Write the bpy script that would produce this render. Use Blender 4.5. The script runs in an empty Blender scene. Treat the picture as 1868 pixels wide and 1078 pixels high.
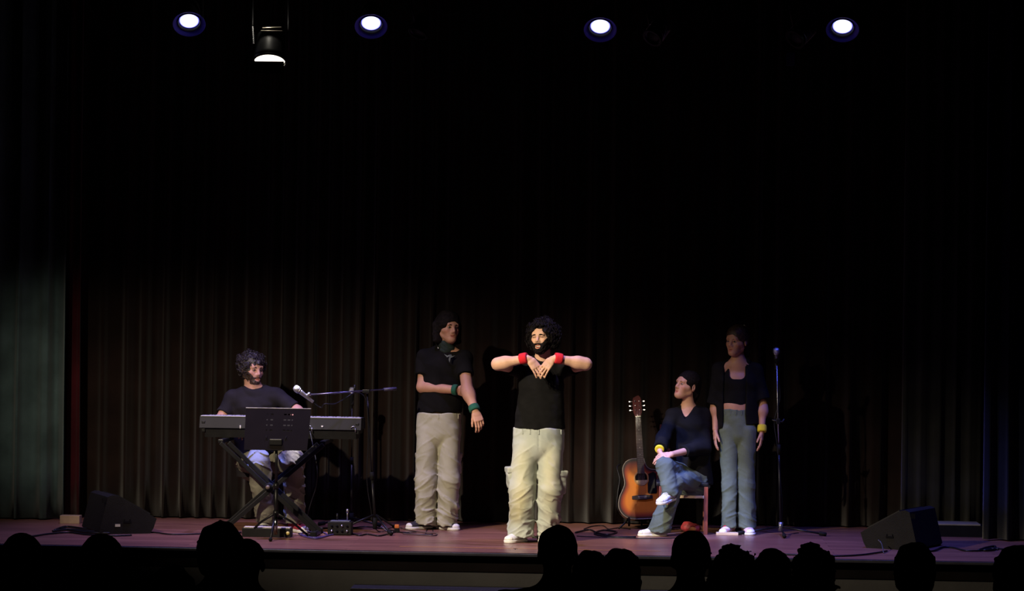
import bpy, bmesh, math, random
import numpy as np
from mathutils import Vector, Matrix, Euler
PI = math.pi
random.seed(7)
RNG = np.random.RandomState(11)
SC = bpy.context.scene
COL = SC.collection

# ------------------------------------------------------------------ camera
# metres: x to the right along the stage edge, y into the stage, z up from the stage floor
FPX = 4980.0                      # focal length in pixels of the 1868 wide frame
YAW = math.radians(2.9)
DIST = 20.0
cam_d = bpy.data.cameras.new('camera')
cam = bpy.data.objects.new('camera', cam_d)
COL.objects.link(cam)
cam_d.sensor_width = 36.0
cam_d.lens = 36.0 * FPX / 1868.0
cam_d.clip_end = 200
ROLL = 0.0135
cam_loc = Vector((DIST * math.sin(YAW), -DIST * math.cos(YAW), 1.8))
pitch = math.atan(21 / FPX)
fwd = Vector((-math.sin(YAW) * math.cos(pitch), math.cos(YAW) * math.cos(pitch), math.sin(pitch)))
rgt = Vector((math.cos(YAW), math.sin(YAW), 0))
upv = rgt.cross(fwd)
a_ = math.atan(ROLL)
R_ = rgt * math.cos(a_) + upv * math.sin(a_)
U_ = -rgt * math.sin(a_) + upv * math.cos(a_)
M_ = Matrix((R_, U_, -fwd)).transposed().to_4x4()
M_.translation = cam_loc
cam.matrix_world = M_
SC.camera = cam

def meas(px, py, Y):
    """survey of the photograph: the point seen at (px, py) that stands at stage depth Y"""
    d = fwd * FPX + R_ * (px - 934) - U_ * (py - 539)
    t = (Y - cam_loc.y) / d.y
    return cam_loc + d * t

# ------------------------------------------------------------------ world, exposure
w = bpy.data.worlds.new('world'); SC.world = w; w.use_nodes = True
w.node_tree.nodes['Background'].inputs[0].default_value = (0.35, 0.35, 0.6, 1)
w.node_tree.nodes['Background'].inputs[1].default_value = 0.0012
SC.view_settings.view_transform = 'Standard'
SC.view_settings.look = 'None'
SC.view_settings.gamma = 1
SC.view_settings.use_curve_mapping = False
SC.view_settings.exposure = 0
try:
    SC.cycles.max_bounces = 4; SC.cycles.diffuse_bounces = 2; SC.cycles.glossy_bounces = 2
    SC.cycles.use_denoising = True
    SC.cycles.sample_clamp_indirect = 2.0
except Exception:
    pass

# ------------------------------------------------------------------ stage lighting
def spot(name, loc, aim, power, color, size_deg, blend=0.6, radius=0.08, oval=1.0):
    l = bpy.data.lights.new(name, 'SPOT'); l.energy = power; l.color = color
    l.spot_size = math.radians(size_deg); l.spot_blend = blend; l.shadow_soft_size = radius
    o = bpy.data.objects.new(name, l); COL.objects.link(o)
    o.location = loc
    o.rotation_euler = (Vector(aim) - Vector(loc)).to_track_quat('-Z', 'Y').to_euler()
    o.scale = (1, oval, 1)          # oval beam, wider than high
    return o
WARM = (1.0, 0.83, 0.60)
# lanterns hung in the auditorium, and an added fill at the right
spot('front_spot_centre', (-3.7, -5.6, 4.7), (0.14, 1.0, 0.68), 2450, (1.0, .89, .68), 14.0, 0.5, 0.06)
spot('front_wash_left', (-4.1, -5.2, 4.6), (0.12, 1.8, -0.02), 2450, (1.0, .83, .60), 72, 1.0, 0.07, 0.34)
spot('front_right_fill', (2.6, -5.4, 4.8), (1.05, 2.1, 0.35), 520, (1.0, .84, .62), 17, 0.9, 0.07, 0.8)  # added fill that brightens the guitar, no lantern known here
# blue lamps and the warm lantern on the bar above the stage (same places as the fixtures below), plus an added blue spot
BAR_Y = 1.0
LAMPS = [(345, 38), (677, 42), (1095, 48), (1537, 48)]
BLUE = (0.30, 0.28, 1.0)
for (lx, ly), aimx, e in zip(LAMPS, (-2.5, -1.3, 0.9, 2.5), (430, 430, 380, 620)):
    p = meas(lx, ly, BAR_Y)
    spot('blue_wash', p + Vector((0, -.03, -.10)), (aimx, 0.9, 0), e, (0.42, 0.34, 1.0) if aimx < 2 else (.09, .12, 1.0), 62, 0.8, 0.07)
pw = meas(492, 105, BAR_Y)
spot('warm_down', pw + Vector((0.0, -.02, -.16)), (-1.66, 1.34, 0.5), 1350, (0.95, .88, 1.0), 5.6, 0.5, 0.05)
p = meas(345, 38, BAR_Y)
spot('blue_centre', p + Vector((.04, -.05, -.12)), (-1.99, 1.30, .5), 2600, (0.12, .20, 1.0), 6.0, .4, .03)
spot('added_blue_right', (-0.4, -0.9, 5.2), (1.24, 1.66, .62), 3200, (0.16, .27, 1.0), 11, .8, .05)  # added spot for the seated woman's blue shin, no fixture hangs there

# ------------------------------------------------------------------ materials
MATS = {}; ATTR = set()
def mat(name, col, rough=0.7, metal=0.0, var=0.12, vscale=9.0, bump=0.0, bscale=60.0, attr=False,
        emit=None, estr=0.0, spec=0.5, sheen=0.0, coat=0.0, col2=None, stretch=None):
    if name in MATS: return MATS[name]
    m = bpy.data.materials.new(name); m.use_nodes = True
    nt = m.node_tree; b = nt.nodes['Principled BSDF']
    b.inputs['Roughness'].default_value = rough
    b.inputs['Metallic'].default_value = metal
    b.inputs['Specular IOR Level'].default_value = spec
    if sheen: b.inputs['Sheen Weight'].default_value = sheen
    if coat:
        b.inputs['Coat Weight'].default_value = coat; b.inputs['Coat Roughness'].default_value = .12
    tc = nt.nodes.new('ShaderNodeTexCoord')
    mp = nt.nodes.new('ShaderNodeMapping'); nt.links.new(tc.outputs['Object'], mp.inputs['Vector'])
    if stretch: mp.inputs['Scale'].default_value = stretch
    nz = nt.nodes.new('ShaderNodeTexNoise'); nz.inputs['Scale'].default_value = vscale
    nz.inputs['Detail'].default_value = 4
    nt.links.new(mp.outputs[0], nz.inputs['Vector'])
    if col2 is None: col2 = tuple(c * (1 - var * 2) for c in col)
    hi = tuple(min(1, c * (1 + var)) for c in col)
    rp = nt.nodes.new('ShaderNodeValToRGB')
    rp.color_ramp.elements[0].position = .32; rp.color_ramp.elements[1].position = .68
    rp.color_ramp.elements[0].color = (*col2, 1); rp.color_ramp.elements[1].color = (*hi, 1)
    nt.links.new(nz.outputs['Fac'], rp.inputs['Fac'])
    out = rp.outputs['Color']
    if attr:
        ATTR.add(name)
        at = nt.nodes.new('ShaderNodeVertexColor'); at.layer_name = 'Col'
        mx = nt.nodes.new('ShaderNodeMix'); mx.data_type = 'RGBA'; mx.blend_type = 'MULTIPLY'
        mx.inputs['Factor'].default_value = 1.0
        nt.links.new(out, mx.inputs[6]); nt.links.new(at.outputs['Color'], mx.inputs[7])
        out = mx.outputs[2]
    nt.links.new(out, b.inputs['Base Color'])
    if bump:
        n2 = nt.nodes.new('ShaderNodeTexNoise'); n2.inputs['Scale'].default_value = bscale
        n2.inputs['Detail'].default_value = 3
        nt.links.new(mp.outputs[0], n2.inputs['Vector'])
        bp = nt.nodes.new('ShaderNodeBump'); bp.inputs['Strength'].default_value = bump
        bp.inputs['Distance'].default_value = .004
        nt.links.new(n2.outputs['Fac'], bp.inputs['Height']); nt.links.new(bp.outputs[0], b.inputs['Normal'])
    if emit:
        b.inputs['Emission Color'].default_value = (*emit, 1); b.inputs['Emission Strength'].default_value = estr
    MATS[name] = m
    return m

skin_w = mat('skin', (.56, .32, .21), .55, var=.05, vscale=20, attr=True, bump=.15, bscale=180, spec=.35)
black_tee = mat('black_jersey', (.0055, .005, .005), .9, var=.2, bump=.3, bscale=220, spec=.12)
pale_denim = mat('pale_denim', (.40, .41, .35), .85, var=.05, vscale=5, attr=True, bump=.3, bscale=260, spec=.15, col2=(.33, .36, .33))
grey_denim = mat('sage_denim', (.40, .39, .30), .85, var=.06, vscale=5, attr=True, bump=.3, bscale=260, spec=.2)
blue_denim = mat('blue_denim', (.10, .125, .102), .85, var=.12, vscale=7, attr=True, bump=.5, bscale=260, spec=.2)
hair_dark = mat('dark_hair', (.008, .0055, .005), .8, var=.3, vscale=60, bump=.6, bscale=120, spec=.12)
hair_brown = mat('brown_hair', (.045, .024, .015), .55, var=.3, vscale=60, bump=.6, bscale=120, spec=.4)
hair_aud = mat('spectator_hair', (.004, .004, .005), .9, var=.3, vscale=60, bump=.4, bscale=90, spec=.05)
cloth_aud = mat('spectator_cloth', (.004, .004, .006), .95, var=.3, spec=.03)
skin_aud = mat('spectator_skin', (.03, .018, .013), .9, var=.1, spec=.05)  # spectator hair, cloth and skin: backlit darkness put into the colours
black_metal = mat('black_metal', (.009, .009, .010), .38, metal=.3, var=.2, spec=.35)
satin_black = mat('satin_black', (.007, .007, .008), .5, var=.2, bump=.2, bscale=200, spec=.25)
matte_black = mat("matte_black", (.004, .004, .0045), .9, var=.2, spec=.15)
rubber = mat('rubber', (.006, .006, .006), .85, var=.2, spec=.2)
cable_m = mat('cable_black', (.008, .008, .011), .45, var=.2, spec=.3)
chrome = mat('chrome', (.75, .75, .78), .22, metal=1, var=.05)
steel = mat('brushed_steel', (.35, .35, .38), .35, metal=1, var=.1)
white_rub = mat('white_rubber', (.75, .73, .68), .6, var=.06)
white_can = mat('white_canvas', (.72, .71, .68), .8, var=.06, bump=.3)
black_can = mat('black_canvas', (.025, .02, .028), .85, var=.2, bump=.3)
red_fab = mat('red_terry', (.62, .008, .018), .9, var=.08, bump=.8, bscale=300)
green_fab = mat('green_terry', (.008, .09, .05), .9, var=.1, bump=.8, bscale=300)
yellow_fab = mat('yellow_terry', (.75, .60, .02), .9, var=.08, bump=.8, bscale=300)
eye_m = mat('eye', (1, 1, 1), .15, var=0, attr=True)
teeth_m = mat('teeth', (.75, .72, .62), .3, var=.03)
wood_red = mat('red_stained_wood', (.20, .045, .025), .45, var=.2, vscale=12, stretch=(1, 1, .1), coat=.2)
wood_pale = mat('pale_wood', (.62, .47, .30), .6, var=.12, vscale=20, stretch=(.2, 1, 1))

# ------------------------------------------------------------------ object helpers
def meta(o, label=None, cat=None, group=None, kind=None):
    if label: o['label'] = label
    if cat: o['category'] = cat
    if group: o['group'] = group
    if kind: o['kind'] = kind
    return o
def empty(name, loc, label, cat, rotz=0, group=None):
    o = bpy.data.objects.new(name, None); COL.objects.link(o)
    o.location = loc; o.rotation_euler = (0, 0, rotz); o.empty_display_size = .1
    return meta(o, label, cat, group)
def mesh_obj(name, V, F, m, parent=None, smooth=True, cols=None, loc=None):
    me = bpy.data.meshes.new(name)
    if isinstance(V, np.ndarray) and isinstance(F, np.ndarray):
        n, k = F.shape
        me.vertices.add(len(V)); me.vertices.foreach_set('co', V.astype(np.float32).ravel())
        me.loops.add(n * k); me.loops.foreach_set('vertex_index', F.astype(np.int32).ravel())
        me.polygons.add(n)
        me.polygons.foreach_set('loop_start', np.arange(0, n * k, k, dtype=np.int32))
        me.update(calc_edges=True)
    else:
        me.from_pydata([tuple(v) for v in V], [], [tuple(f) for f in F]); me.update()
    if smooth: me.polygons.foreach_set('use_smooth', np.ones(len(me.polygons), dtype=bool))
    if cols is None and m.name in ATTR: cols = np.ones((len(V), 3))
    if cols is not None:
        at = me.color_attributes.new('Col', 'FLOAT_COLOR', 'POINT')
        c = np.ones((len(V), 4), dtype=np.float32); c[:, :3] = cols
        at.data.foreach_set('color', c.ravel())
    me.materials.append(m)
    o = bpy.data.objects.new(name, me); COL.objects.link(o)
    if parent is not None: o.parent = parent
    if loc is not None: o.location = loc
    return o
def copy_tree(o, parent=None):
    c = o.copy(); COL.objects.link(c)
    if parent is not None: c.parent = parent
    for ch in list(o.children): copy_tree(ch, c)
    return c

class MB:
    """collects simple solids into one mesh"""
    def __init__(s): s.V = []; s.F = []; s.sm = []
    def add(s, V, F, sm=False):
        n = len(s.V); s.V += [tuple(v) for v in V]; s.F += [tuple(i + n for i in f) for f in F]; s.sm += [sm] * len(F)
        return s
    def box(s, c, sz, R=None, bev=0.0):
        x, y, z = (a / 2 for a in sz)
        if bev > 0:
            bm = bmesh.new(); bmesh.ops.create_cube(bm, size=1)
            for v in bm.verts: v.co = Vector((v.co.x * sz[0], v.co.y * sz[1], v.co.z * sz[2]))
            bmesh.ops.bevel(bm, geom=bm.edges[:], offset=bev, segments=2, affect='EDGES', profile=.6)
            bm.verts.index_update()
            V = [v.co.copy() for v in bm.verts]; F = [[v.index for v in f.verts] for f in bm.faces]; bm.free()
        else:
            V = [Vector(v) for v in ((-x, -y, -z), (x, -y, -z), (x, y, -z), (-x, y, -z), (-x, -y, z), (x, -y, z), (x, y, z), (-x, y, z))]
            F = [(0, 3, 2, 1), (4, 5, 6, 7), (0, 1, 5, 4), (1, 2, 6, 5), (2, 3, 7, 6), (3, 0, 4, 7)]
        c = Vector(c)
        V = [((R @ v) if R is not None else v) + c for v in V]
        return s.add(V, F)
    def tube(s, pts, r, n=8, cap=True):
        pts = [Vector(p) for p in pts]; m = len(pts)
        rs = r if isinstance(r, (list, tuple)) else [r] * m
        V = []; F = []
        t0 = (pts[1] - pts[0]).normalized()
        a = t0.orthogonal().normalized()
        for i, p in enumerate(pts):
            t = (pts[min(i + 1, m - 1)] - pts[max(i - 1, 0)])
            t = t.normalized() if t.length > 1e-9 else t0
            a = (a - t * a.dot(t)); a = a.normalized() if a.length > 1e-6 else t.orthogonal().normalized()
            b = t.cross(a)
            for k in range(n):
                an = 2 * PI * k / n
                V.append(p + (a * math.cos(an) + b * math.sin(an)) * rs[i])
        for i in range(m - 1):
            for k in range(n):
                k2 = (k + 1) % n
                F.append((i * n + k, i * n + k2, (i + 1) * n + k2, (i + 1) * n + k))
        if cap:
            F.append(tuple(range(n - 1, -1, -1))); F.append(tuple((m - 1) * n + k for k in range(n)))
        return s.add(V, F, True)
    def cyl(s, a, b, r, r2=None, n=16):
        return s.tube([a, b], [r, r if r2 is None else r2], n)
    def lathe(s, prof, o=(0, 0, 0), R=None, n=24, sm=True, ends=True):
        o = Vector(o); V = []; F = []
        for (r, z) in prof:
            for k in range(n):
                an = 2 * PI * k / n
                v = Vector((r * math.cos(an), r * math.sin(an), z)); V.append((R @ v if R is not None else v) + o)
        for i in range(len(prof) - 1):
            for k in range(n):
                k2 = (k + 1) % n
                F.append((i * n + k, i * n + k2, (i + 1) * n + k2, (i + 1) * n + k))
        if ends and prof[0][0] > 1e-6: F.append(tuple(range(n - 1, -1, -1)))
        if ends and prof[-1][0] > 1e-6: F.append(tuple((len(prof) - 1) * n + k for k in range(n)))
        return s.add(V, F, sm)
    def prism(s, poly, d0, d1, fr):
        """poly in (u, v), extruded along w from d0 to d1; fr(u, v, w) -> point"""
        n = len(poly)
        V = [fr(u, v, d0) for u, v in poly] + [fr(u, v, d1) for u, v in poly]
        F = [tuple(range(n)), tuple(range(2 * n - 1, n - 1, -1))]
        for i in range(n):
            j = (i + 1) % n; F.append((i, i + n, j + n, j))
        return s.add(V, F)
    def sphere(s, c, r, n=12, m=8):
        prof = [(abs(math.sin(PI * i / m)) * r, -math.cos(PI * i / m) * r) for i in range(m + 1)]
        prof[0] = (1e-7, prof[0][1]); prof[-1] = (1e-7, prof[-1][1])
        return s.lathe(prof, c, None, n)
    def build(s, name, m, parent=None, loc=None):
        o = mesh_obj(name, s.V, s.F, m, parent, False, None, loc)
        o.data.polygons.foreach_set('use_smooth', np.array(s.sm, dtype=bool))
        # outward normals
        bm = bmesh.new(); bm.from_mesh(o.data); bmesh.ops.recalc_face_normals(bm, faces=bm.faces[:]); bm.to_mesh(o.data); bm.free()
        return o
def arc(c, r, a0, a1, n, u, v):
    c = Vector(c); u = Vector(u); v = Vector(v)
    return [c + u * (r * math.cos(a0 + (a1 - a0) * i / n)) + v * (r * math.sin(a0 + (a1 - a0) * i / n)) for i in range(n + 1)]
def smooth_path(pts, n=8):
    pts = [Vector(p) for p in pts]; out = []
    P = [pts[0] * 2 - pts[1]] + pts + [pts[-1] * 2 - pts[-2]]
    for i in range(1, len(P) - 2):
        for k in range(n):
            t = k / n; a, b, c, d = P[i - 1], P[i], P[i + 1], P[i + 2]
            out.append(.5 * ((2 * b) + (c - a) * t + (2 * a - 5 * b + 4 * c - d) * t * t + (3 * b - a - 3 * c + d) * t ** 3))
    out.append(pts[-1]); return out

# ------------------------------------------------------------------ implicit surfaces (numpy) for bodies, clothes, shoes, hair
_H = RNG.rand(32, 32, 32).astype(np.float32) * 2 - 1
def vnoise(p):
    q = np.floor(p).astype(np.int32); f = (p - q).astype(np.float32); f = f * f * (3 - 2 * f); q &= 31
    q1 = (q + 1) & 31
    x, y, z = f.T
    def h(a, b, c): return _H[a, b, c]
    c00 = h(q[:, 0], q[:, 1], q[:, 2]) * (1 - x) + h(q1[:, 0], q[:, 1], q[:, 2]) * x
    c10 = h(q[:, 0], q1[:, 1], q[:, 2]) * (1 - x) + h(q1[:, 0], q1[:, 1], q[:, 2]) * x
    c01 = h(q[:, 0], q[:, 1], q1[:, 2]) * (1 - x) + h(q1[:, 0], q[:, 1], q1[:, 2]) * x
    c11 = h(q[:, 0], q1[:, 1], q1[:, 2]) * (1 - x) + h(q1[:, 0], q1[:, 1], q1[:, 2]) * x
    return (c00 * (1 - y) + c10 * y) * (1 - z) + (c01 * (1 - y) + c11 * y) * z
A = lambda v: np.array(v, dtype=np.float32)
def nrm(v): v = A(v); return v / max(1e-9, np.linalg.norm(v))
def cap(a, b, ra, rb):
    a = A(a); b = A(b); ab = b - a; L = float(ab @ ab) + 1e-12
    def f(p):
        q = p - a; t = np.clip(q @ ab / L, 0, 1)
        return np.linalg.norm(q - t[:, None] * ab, axis=1) - (ra + (rb - ra) * t)
    return f
def ell(c, r, R=None):
    c = A(c); r = A(r); R = None if R is None else A(R)
    def f(p):
        q = p - c
        if R is not None: q = q @ R
        k0 = np.linalg.norm(q / r, axis=1); k1 = np.linalg.norm(q / (r * r), axis=1)
        return k0 * (k0 - 1) / np.maximum(k1, 1e-5)
    return f
def ecap(a, b, r0, r1, xref=(1, 0, 0)):
    """tapered limb with elliptical section; r = (radius along xref, radius across)"""
    a = A(a); b = A(b); ab = b - a; L2 = float(ab @ ab) + 1e-12; w = ab / math.sqrt(L2)
    X = A(xref); X = X - w * (X @ w); X = X / np.linalg.norm(X); Y = np.cross(w, X)
    def f(p):
        q = p - a; t = np.clip(q @ ab / L2, 0, 1); q = q - t[:, None] * ab
        rx = r0[0] + (r1[0] - r0[0]) * t; ry = r0[1] + (r1[1] - r0[1]) * t; rm = np.minimum(rx, ry)
        u = q @ X; v = q @ Y; z = q @ w
        k0 = np.sqrt((u / rx) ** 2 + (v / ry) ** 2 + (z / rm) ** 2)
        k1 = np.sqrt((u / rx ** 2) ** 2 + (v / ry ** 2) ** 2 + (z / rm ** 2) ** 2)
        return k0 * (k0 - 1) / np.maximum(k1, 1e-5)
    return f
def rbox(c, hs, R=None, r=.01):
    c = A(c); hs = A(hs) - r; R = None if R is None else A(R)
    def f(p):
        q = p - c
        if R is not None: q = q @ R
        d = np.abs(q) - hs
        return np.linalg.norm(np.maximum(d, 0), axis=1) + np.minimum(d.max(1), 0) - r
    return f
def half(pt, n):
    """negative on the side the normal points away from"""
    pt = A(pt); n = nrm(n)
    return lambda p: (p - pt) @ n
def cut(f, *hs):
    def g(p):
        d = f(p)
        for h in hs: d = np.maximum(d, h(p))
        return d
    return g
class SDF:
    def __init__(s): s.ops = []; s.post = []
    def u(s, f, k=0.0): s.ops.append(('u', f, k)); return s
    def sub(s, f, k=0.0): s.ops.append(('s', f, k)); return s
    def inter(s, f, k=0.0): s.ops.append(('i', f, k)); return s
    def chain(s, pts, rad, k=0.01, xref=(1, 0, 0)):
        for i in range(len(pts) - 1):
            r0, r1 = rad[i], rad[i + 1]
            s.u(cap(pts[i], pts[i + 1], r0, r1) if not isinstance(r0, tuple) else ecap(pts[i], pts[i + 1], r0, r1, xref), k)
        return s
    def disp(s, g): s.post.append(g); return s
    def __call__(s, p, idx=None):
        d = None
        for i, (op, f, k) in enumerate(s.ops):
            if idx is not None and i not in idx: continue
            v = f(p)
            if d is None:
                d = v if op == 'u' else np.full(len(p), 1e3, dtype=np.float32); continue
            if op == 'u':
                if k > 0: h = np.maximum(k - np.abs(d - v), 0) / k; d = np.minimum(d, v) - h * h * k * .25
                else: d = np.minimum(d, v)
            elif op == 's':
                v = -v
                if k > 0: h = np.maximum(k - np.abs(d - v), 0) / k; d = np.maximum(d, v) + h * h * k * .25
                else: d = np.maximum(d, v)
            else: d = np.maximum(d, v)
        if d is None: d = np.full(len(p), 1e3, dtype=np.float32)
        for g in s.post: d = g(p, d)
        return d
    def mesh(s, lo, hi, h, margin=0.02, excl=()):
        lo = A(lo); B = 8; bs = B * h
        nb = np.maximum(1, np.ceil((A(hi) - lo) / bs).astype(int))
        I = np.stack(np.meshgrid(*[np.arange(n) for n in nb], indexing='ij'), -1).reshape(-1, 3)
        Cc = lo + (I + .5) * bs
        dc = s(Cc.astype(np.float32)); R = bs * .8661
        act = np.abs(dc) < R * 1.25 + margin
        n3 = nb * B + 1
        D = np.empty(tuple(n3), dtype=np.float32)
        for (i, j, k), v in zip(I, dc):
            D[i * B:(i + 1) * B + 1, j * B:(j + 1) * B + 1, k * B:(k + 1) * B + 1] = 1 if v > 0 else -1
        g = np.arange(B + 1); G = np.stack(np.meshgrid(g, g, g, indexing='ij'), -1).reshape(-1, 3)
        Ia = I[act]; key = (Ia // 3) @ np.array([1, 1000, 1000000])
        for kk in np.unique(key):
            blk = Ia[key == kk]; bc = lo + (blk + .5) * bs
            c0 = bc.mean(0, keepdims=True).astype(np.float32); rad = np.linalg.norm(bc - c0, axis=1).max() + R
            idx = {i for i, (op, f, k) in enumerate(s.ops) if op == 'i' or f(c0)[0] < rad * 1.3 + k + .03}
            pts = (lo + (blk[:, None, :] * B + G[None]) * h).reshape(-1, 3).astype(np.float32)
            val = s(pts, idx).reshape(len(blk), B + 1, B + 1, B + 1)
            for b, v in zip(blk, val):
                i, j, k = b
                D[i * B:(i + 1) * B + 1, j * B:(j + 1) * B + 1, k * B:(k + 1) * B + 1] = v
        S = D < 0
        C8 = [S[a:n3[0] - 1 + a, b:n3[1] - 1 + b, c:n3[2] - 1 + c] for a in (0, 1) for b in (0, 1) for c in (0, 1)]
        cnt = sum(c.astype(np.int8) for c in C8)
        cells = np.argwhere((cnt > 0) & (cnt < 8))
        if len(cells) == 0: return np.zeros((0, 3)), np.zeros((0, 4), int)
        idm = np.full(tuple(n3 - 1), -1, dtype=np.int32); idm[tuple(cells.T)] = np.arange(len(cells))
        off = [(a, b, c) for a in (0, 1) for b in (0, 1) for c in (0, 1)]
        vals = [D[cells[:, 0] + a, cells[:, 1] + b, cells[:, 2] + c] for a, b, c in off]
        acc = np.zeros((len(cells), 3)); num = np.zeros(len(cells))
        for i in range(8):
            for j in range(i + 1, 8):
                dd = np.array(off[j]) - np.array(off[i])
                if np.abs(dd).sum() != 1: continue
                a, b = vals[i], vals[j]; m = (a < 0) != (b < 0)
                t = np.where(m, a / np.where(m, a - b, 1), 0)
                acc += (np.array(off[i]) + t[:, None] * dd) * m[:, None]; num += m
        V = lo + (cells + acc / num[:, None]) * h
        Fs = []
        for ax in range(3):
            sl0 = [slice(None)] * 3; sl1 = [slice(None)] * 3; sl0[ax] = slice(0, -1); sl1[ax] = slice(1, None)
            e = S[tuple(sl0)] != S[tuple(sl1)]
            E = np.argwhere(e)
            o1, o2 = [(1, 2), (2, 0), (0, 1)][ax]
            ok = (E[:, o1] > 0) & (E[:, o2] > 0) & (E[:, o1] < n3[o1] - 1) & (E[:, o2] < n3[o2] - 1); E = E[ok]
            def cid(d1, d2):
                q = E.copy(); q[:, o1] -= d1; q[:, o2] -= d2; return idm[q[:, 0], q[:, 1], q[:, 2]]
            q = np.stack([cid(1, 1), cid(0, 1), cid(0, 0), cid(1, 0)], 1)
            neg = S[E[:, 0], E[:, 1], E[:, 2]]
            q[~neg] = q[~neg][:, ::-1]
            Fs.append(q)
        F = np.concatenate(Fs)
        F = F[(F >= 0).all(1)]
        for (l, hh) in excl:
            ins = ((V > A(l) + h) & (V < A(hh) - h)).all(1)
            F = F[~ins[F].all(1)]
        us = np.unique(F); mp = np.full(len(V), -1); mp[us] = np.arange(len(us))
        return V[us], mp[F]
def merge(parts):
    Vs = []; Fs = []; n = 0
    for V, F in parts: Vs.append(V); Fs.append(F + n); n += len(V)
    return np.concatenate(Vs), np.concatenate(Fs)
def bbox(pts, m):
    P = np.array([list(p) for p in pts], dtype=float); return P.min(0) - m, P.max(0) + m
# ------------------------------------------------------------------ people
def rotm(yaw=0, pit=0, rol=0):
    """head or foot frame, columns = local axes; face looks to -y, yaw > 0 turns to +x, pit > 0 looks up"""
    y, p, r = map(math.radians, (yaw, pit, rol))
    Rz = Matrix.Rotation(y, 3, 'Z'); Rx = Matrix.Rotation(-p, 3, 'X'); Ry = Matrix.Rotation(r, 3, 'Y')
    return np.array(Rz @ Ry @ Rx, dtype=np.float32)
class Frame:
    def __init__(s, c, R, k=1.0): s.c = A(c); s.R = R; s.k = k
    def __call__(s, x, y, z): return s.c + s.R @ (A((x, y, z)) * s.k)
    def loc(s, P): return ((P - s.c) @ s.R) / s.k

def head_ops(S, H, mouth=0.0, fem=False, lids=1.0):
    k = H.k; R = H.R
    jw = .9 if fem else 1.0
    S.u(ell(H(0, .014, .032), A((.076, .096, .086)) * k, R), .0)
    S.u(ecap(H(0, -.028, .030), H(0, -.048, -.080), (.064 * k, .055 * k), (.034 * jw * k, .036 * k), R[:, 0]), .03 * k)
    for sx in (-1, 1):
        S.u(cap(H(sx * .054 * jw, .004, -.050), H(sx * .014, -.056, -.096), .022 * k, .018 * k), .03 * k)
        S.u(cap(H(sx * .040, -.056, -.026), H(sx * .052, -.030, -.020), .022 * k, .020 * k), .025 * k)
    S.u(cap(H(-.036, -.078, .022), H(.036, -.078, .022), .011 * k, .011 * k), .022 * k)
    for sx in (-1, 1):
        S.sub(ell(H(sx * .031, -.098, .000), A((.018, .016, .013)) * k, R), .016 * k)
        S.u(ell(H(sx * .031, -.070, .000), A((.0165, .0155, .0120 * lids)) * k, R), .004 * k)
    S.u(ecap(H(0, -.082, .014), H(0, -.1035 if fem else -.106, -.029), (.009 * k, .010 * k), (.0115 * k, .010 * k), R[:, 0]), .018 * k)
    for sx in (-1, 1): S.u(cap(H(sx * .010, -.095, -.0345), H(sx * .010, -.088, -.035), .0072 * k, .007 * k), .008 * k)
    S.u(ell(H(0, -.052, -.058), A((.041, .036, .036)) * k, R), .03 * k)
    S.u(ell(H(0, -.074, -.096), A((.024, .018, .018)) * k, R), .022 * k)
    mw = .020 + .006 * mouth; lu = .062 - .002 * mouth; ll = .0755 + .015 * mouth
    for sx in (-1, 1):
        S.u(cap(H(0, -.0865, -lu), H(sx * mw, -.0765, -lu - .004), .0055 * k, .0035 * k), .008 * k)
        S.u(cap(H(0, -.0855, -ll), H(sx * mw * .85, -.0765, -ll + .004), .0065 * k, .0040 * k), .008 * k)
    S.sub(ell(H(0, -.093, -.0685 - .007 * mouth), A((.022 + .004 * mouth, .013, .0013 + .010 * mouth)) * k, R), .003 * k)
    for sx in (-1, 1):
        S.u(ell(H(sx * .080, .012, -.006), A((.010, .020, .033)) * k, R @ np.array(Matrix.Rotation(sx * .35, 3, 'Z'), dtype=np.float32)), .008 * k)
        S.sub(ell(H(sx * .089, .006, -.004), A((.006, .010, .018)) * k, R), .006 * k)
def skin_cols(V, H, mouth=0.0, tint=(1, 1, 1)):
    c = np.ones((len(V), 3), dtype=np.float32) * A(tint)
    L = H.loc(V)
    def blob(ce, r, col, hard=1.0):
        d = np.linalg.norm((L - A(ce)) / A(r), axis=1); w_ = np.clip((1.25 - d) / .5 * hard, 0, 1)[:, None]
        c[:] = c * (1 - w_) + c * A(col) * w_
    blob((0, -.089, -.063), (.022, .012, .0055), (.84, .50, .50))
    blob((0, -.087, -.0755 - .015 * mouth), (.020, .012, .0070), (.86, .50, .50))
    if mouth > .3: blob((0, -.085, -.070 - .008 * mouth), (.018, .012, .010 * mouth), (.25, .08, .08))
    for sx in (-1, 1):
        blob((sx * .031, -.083, .000), (.017, .010, .005), (.30, .24, .24))
        blob((sx * .045, -.065, -.030), (.018, .02, .016), (1.0, .84, .82))
    return c
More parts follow.
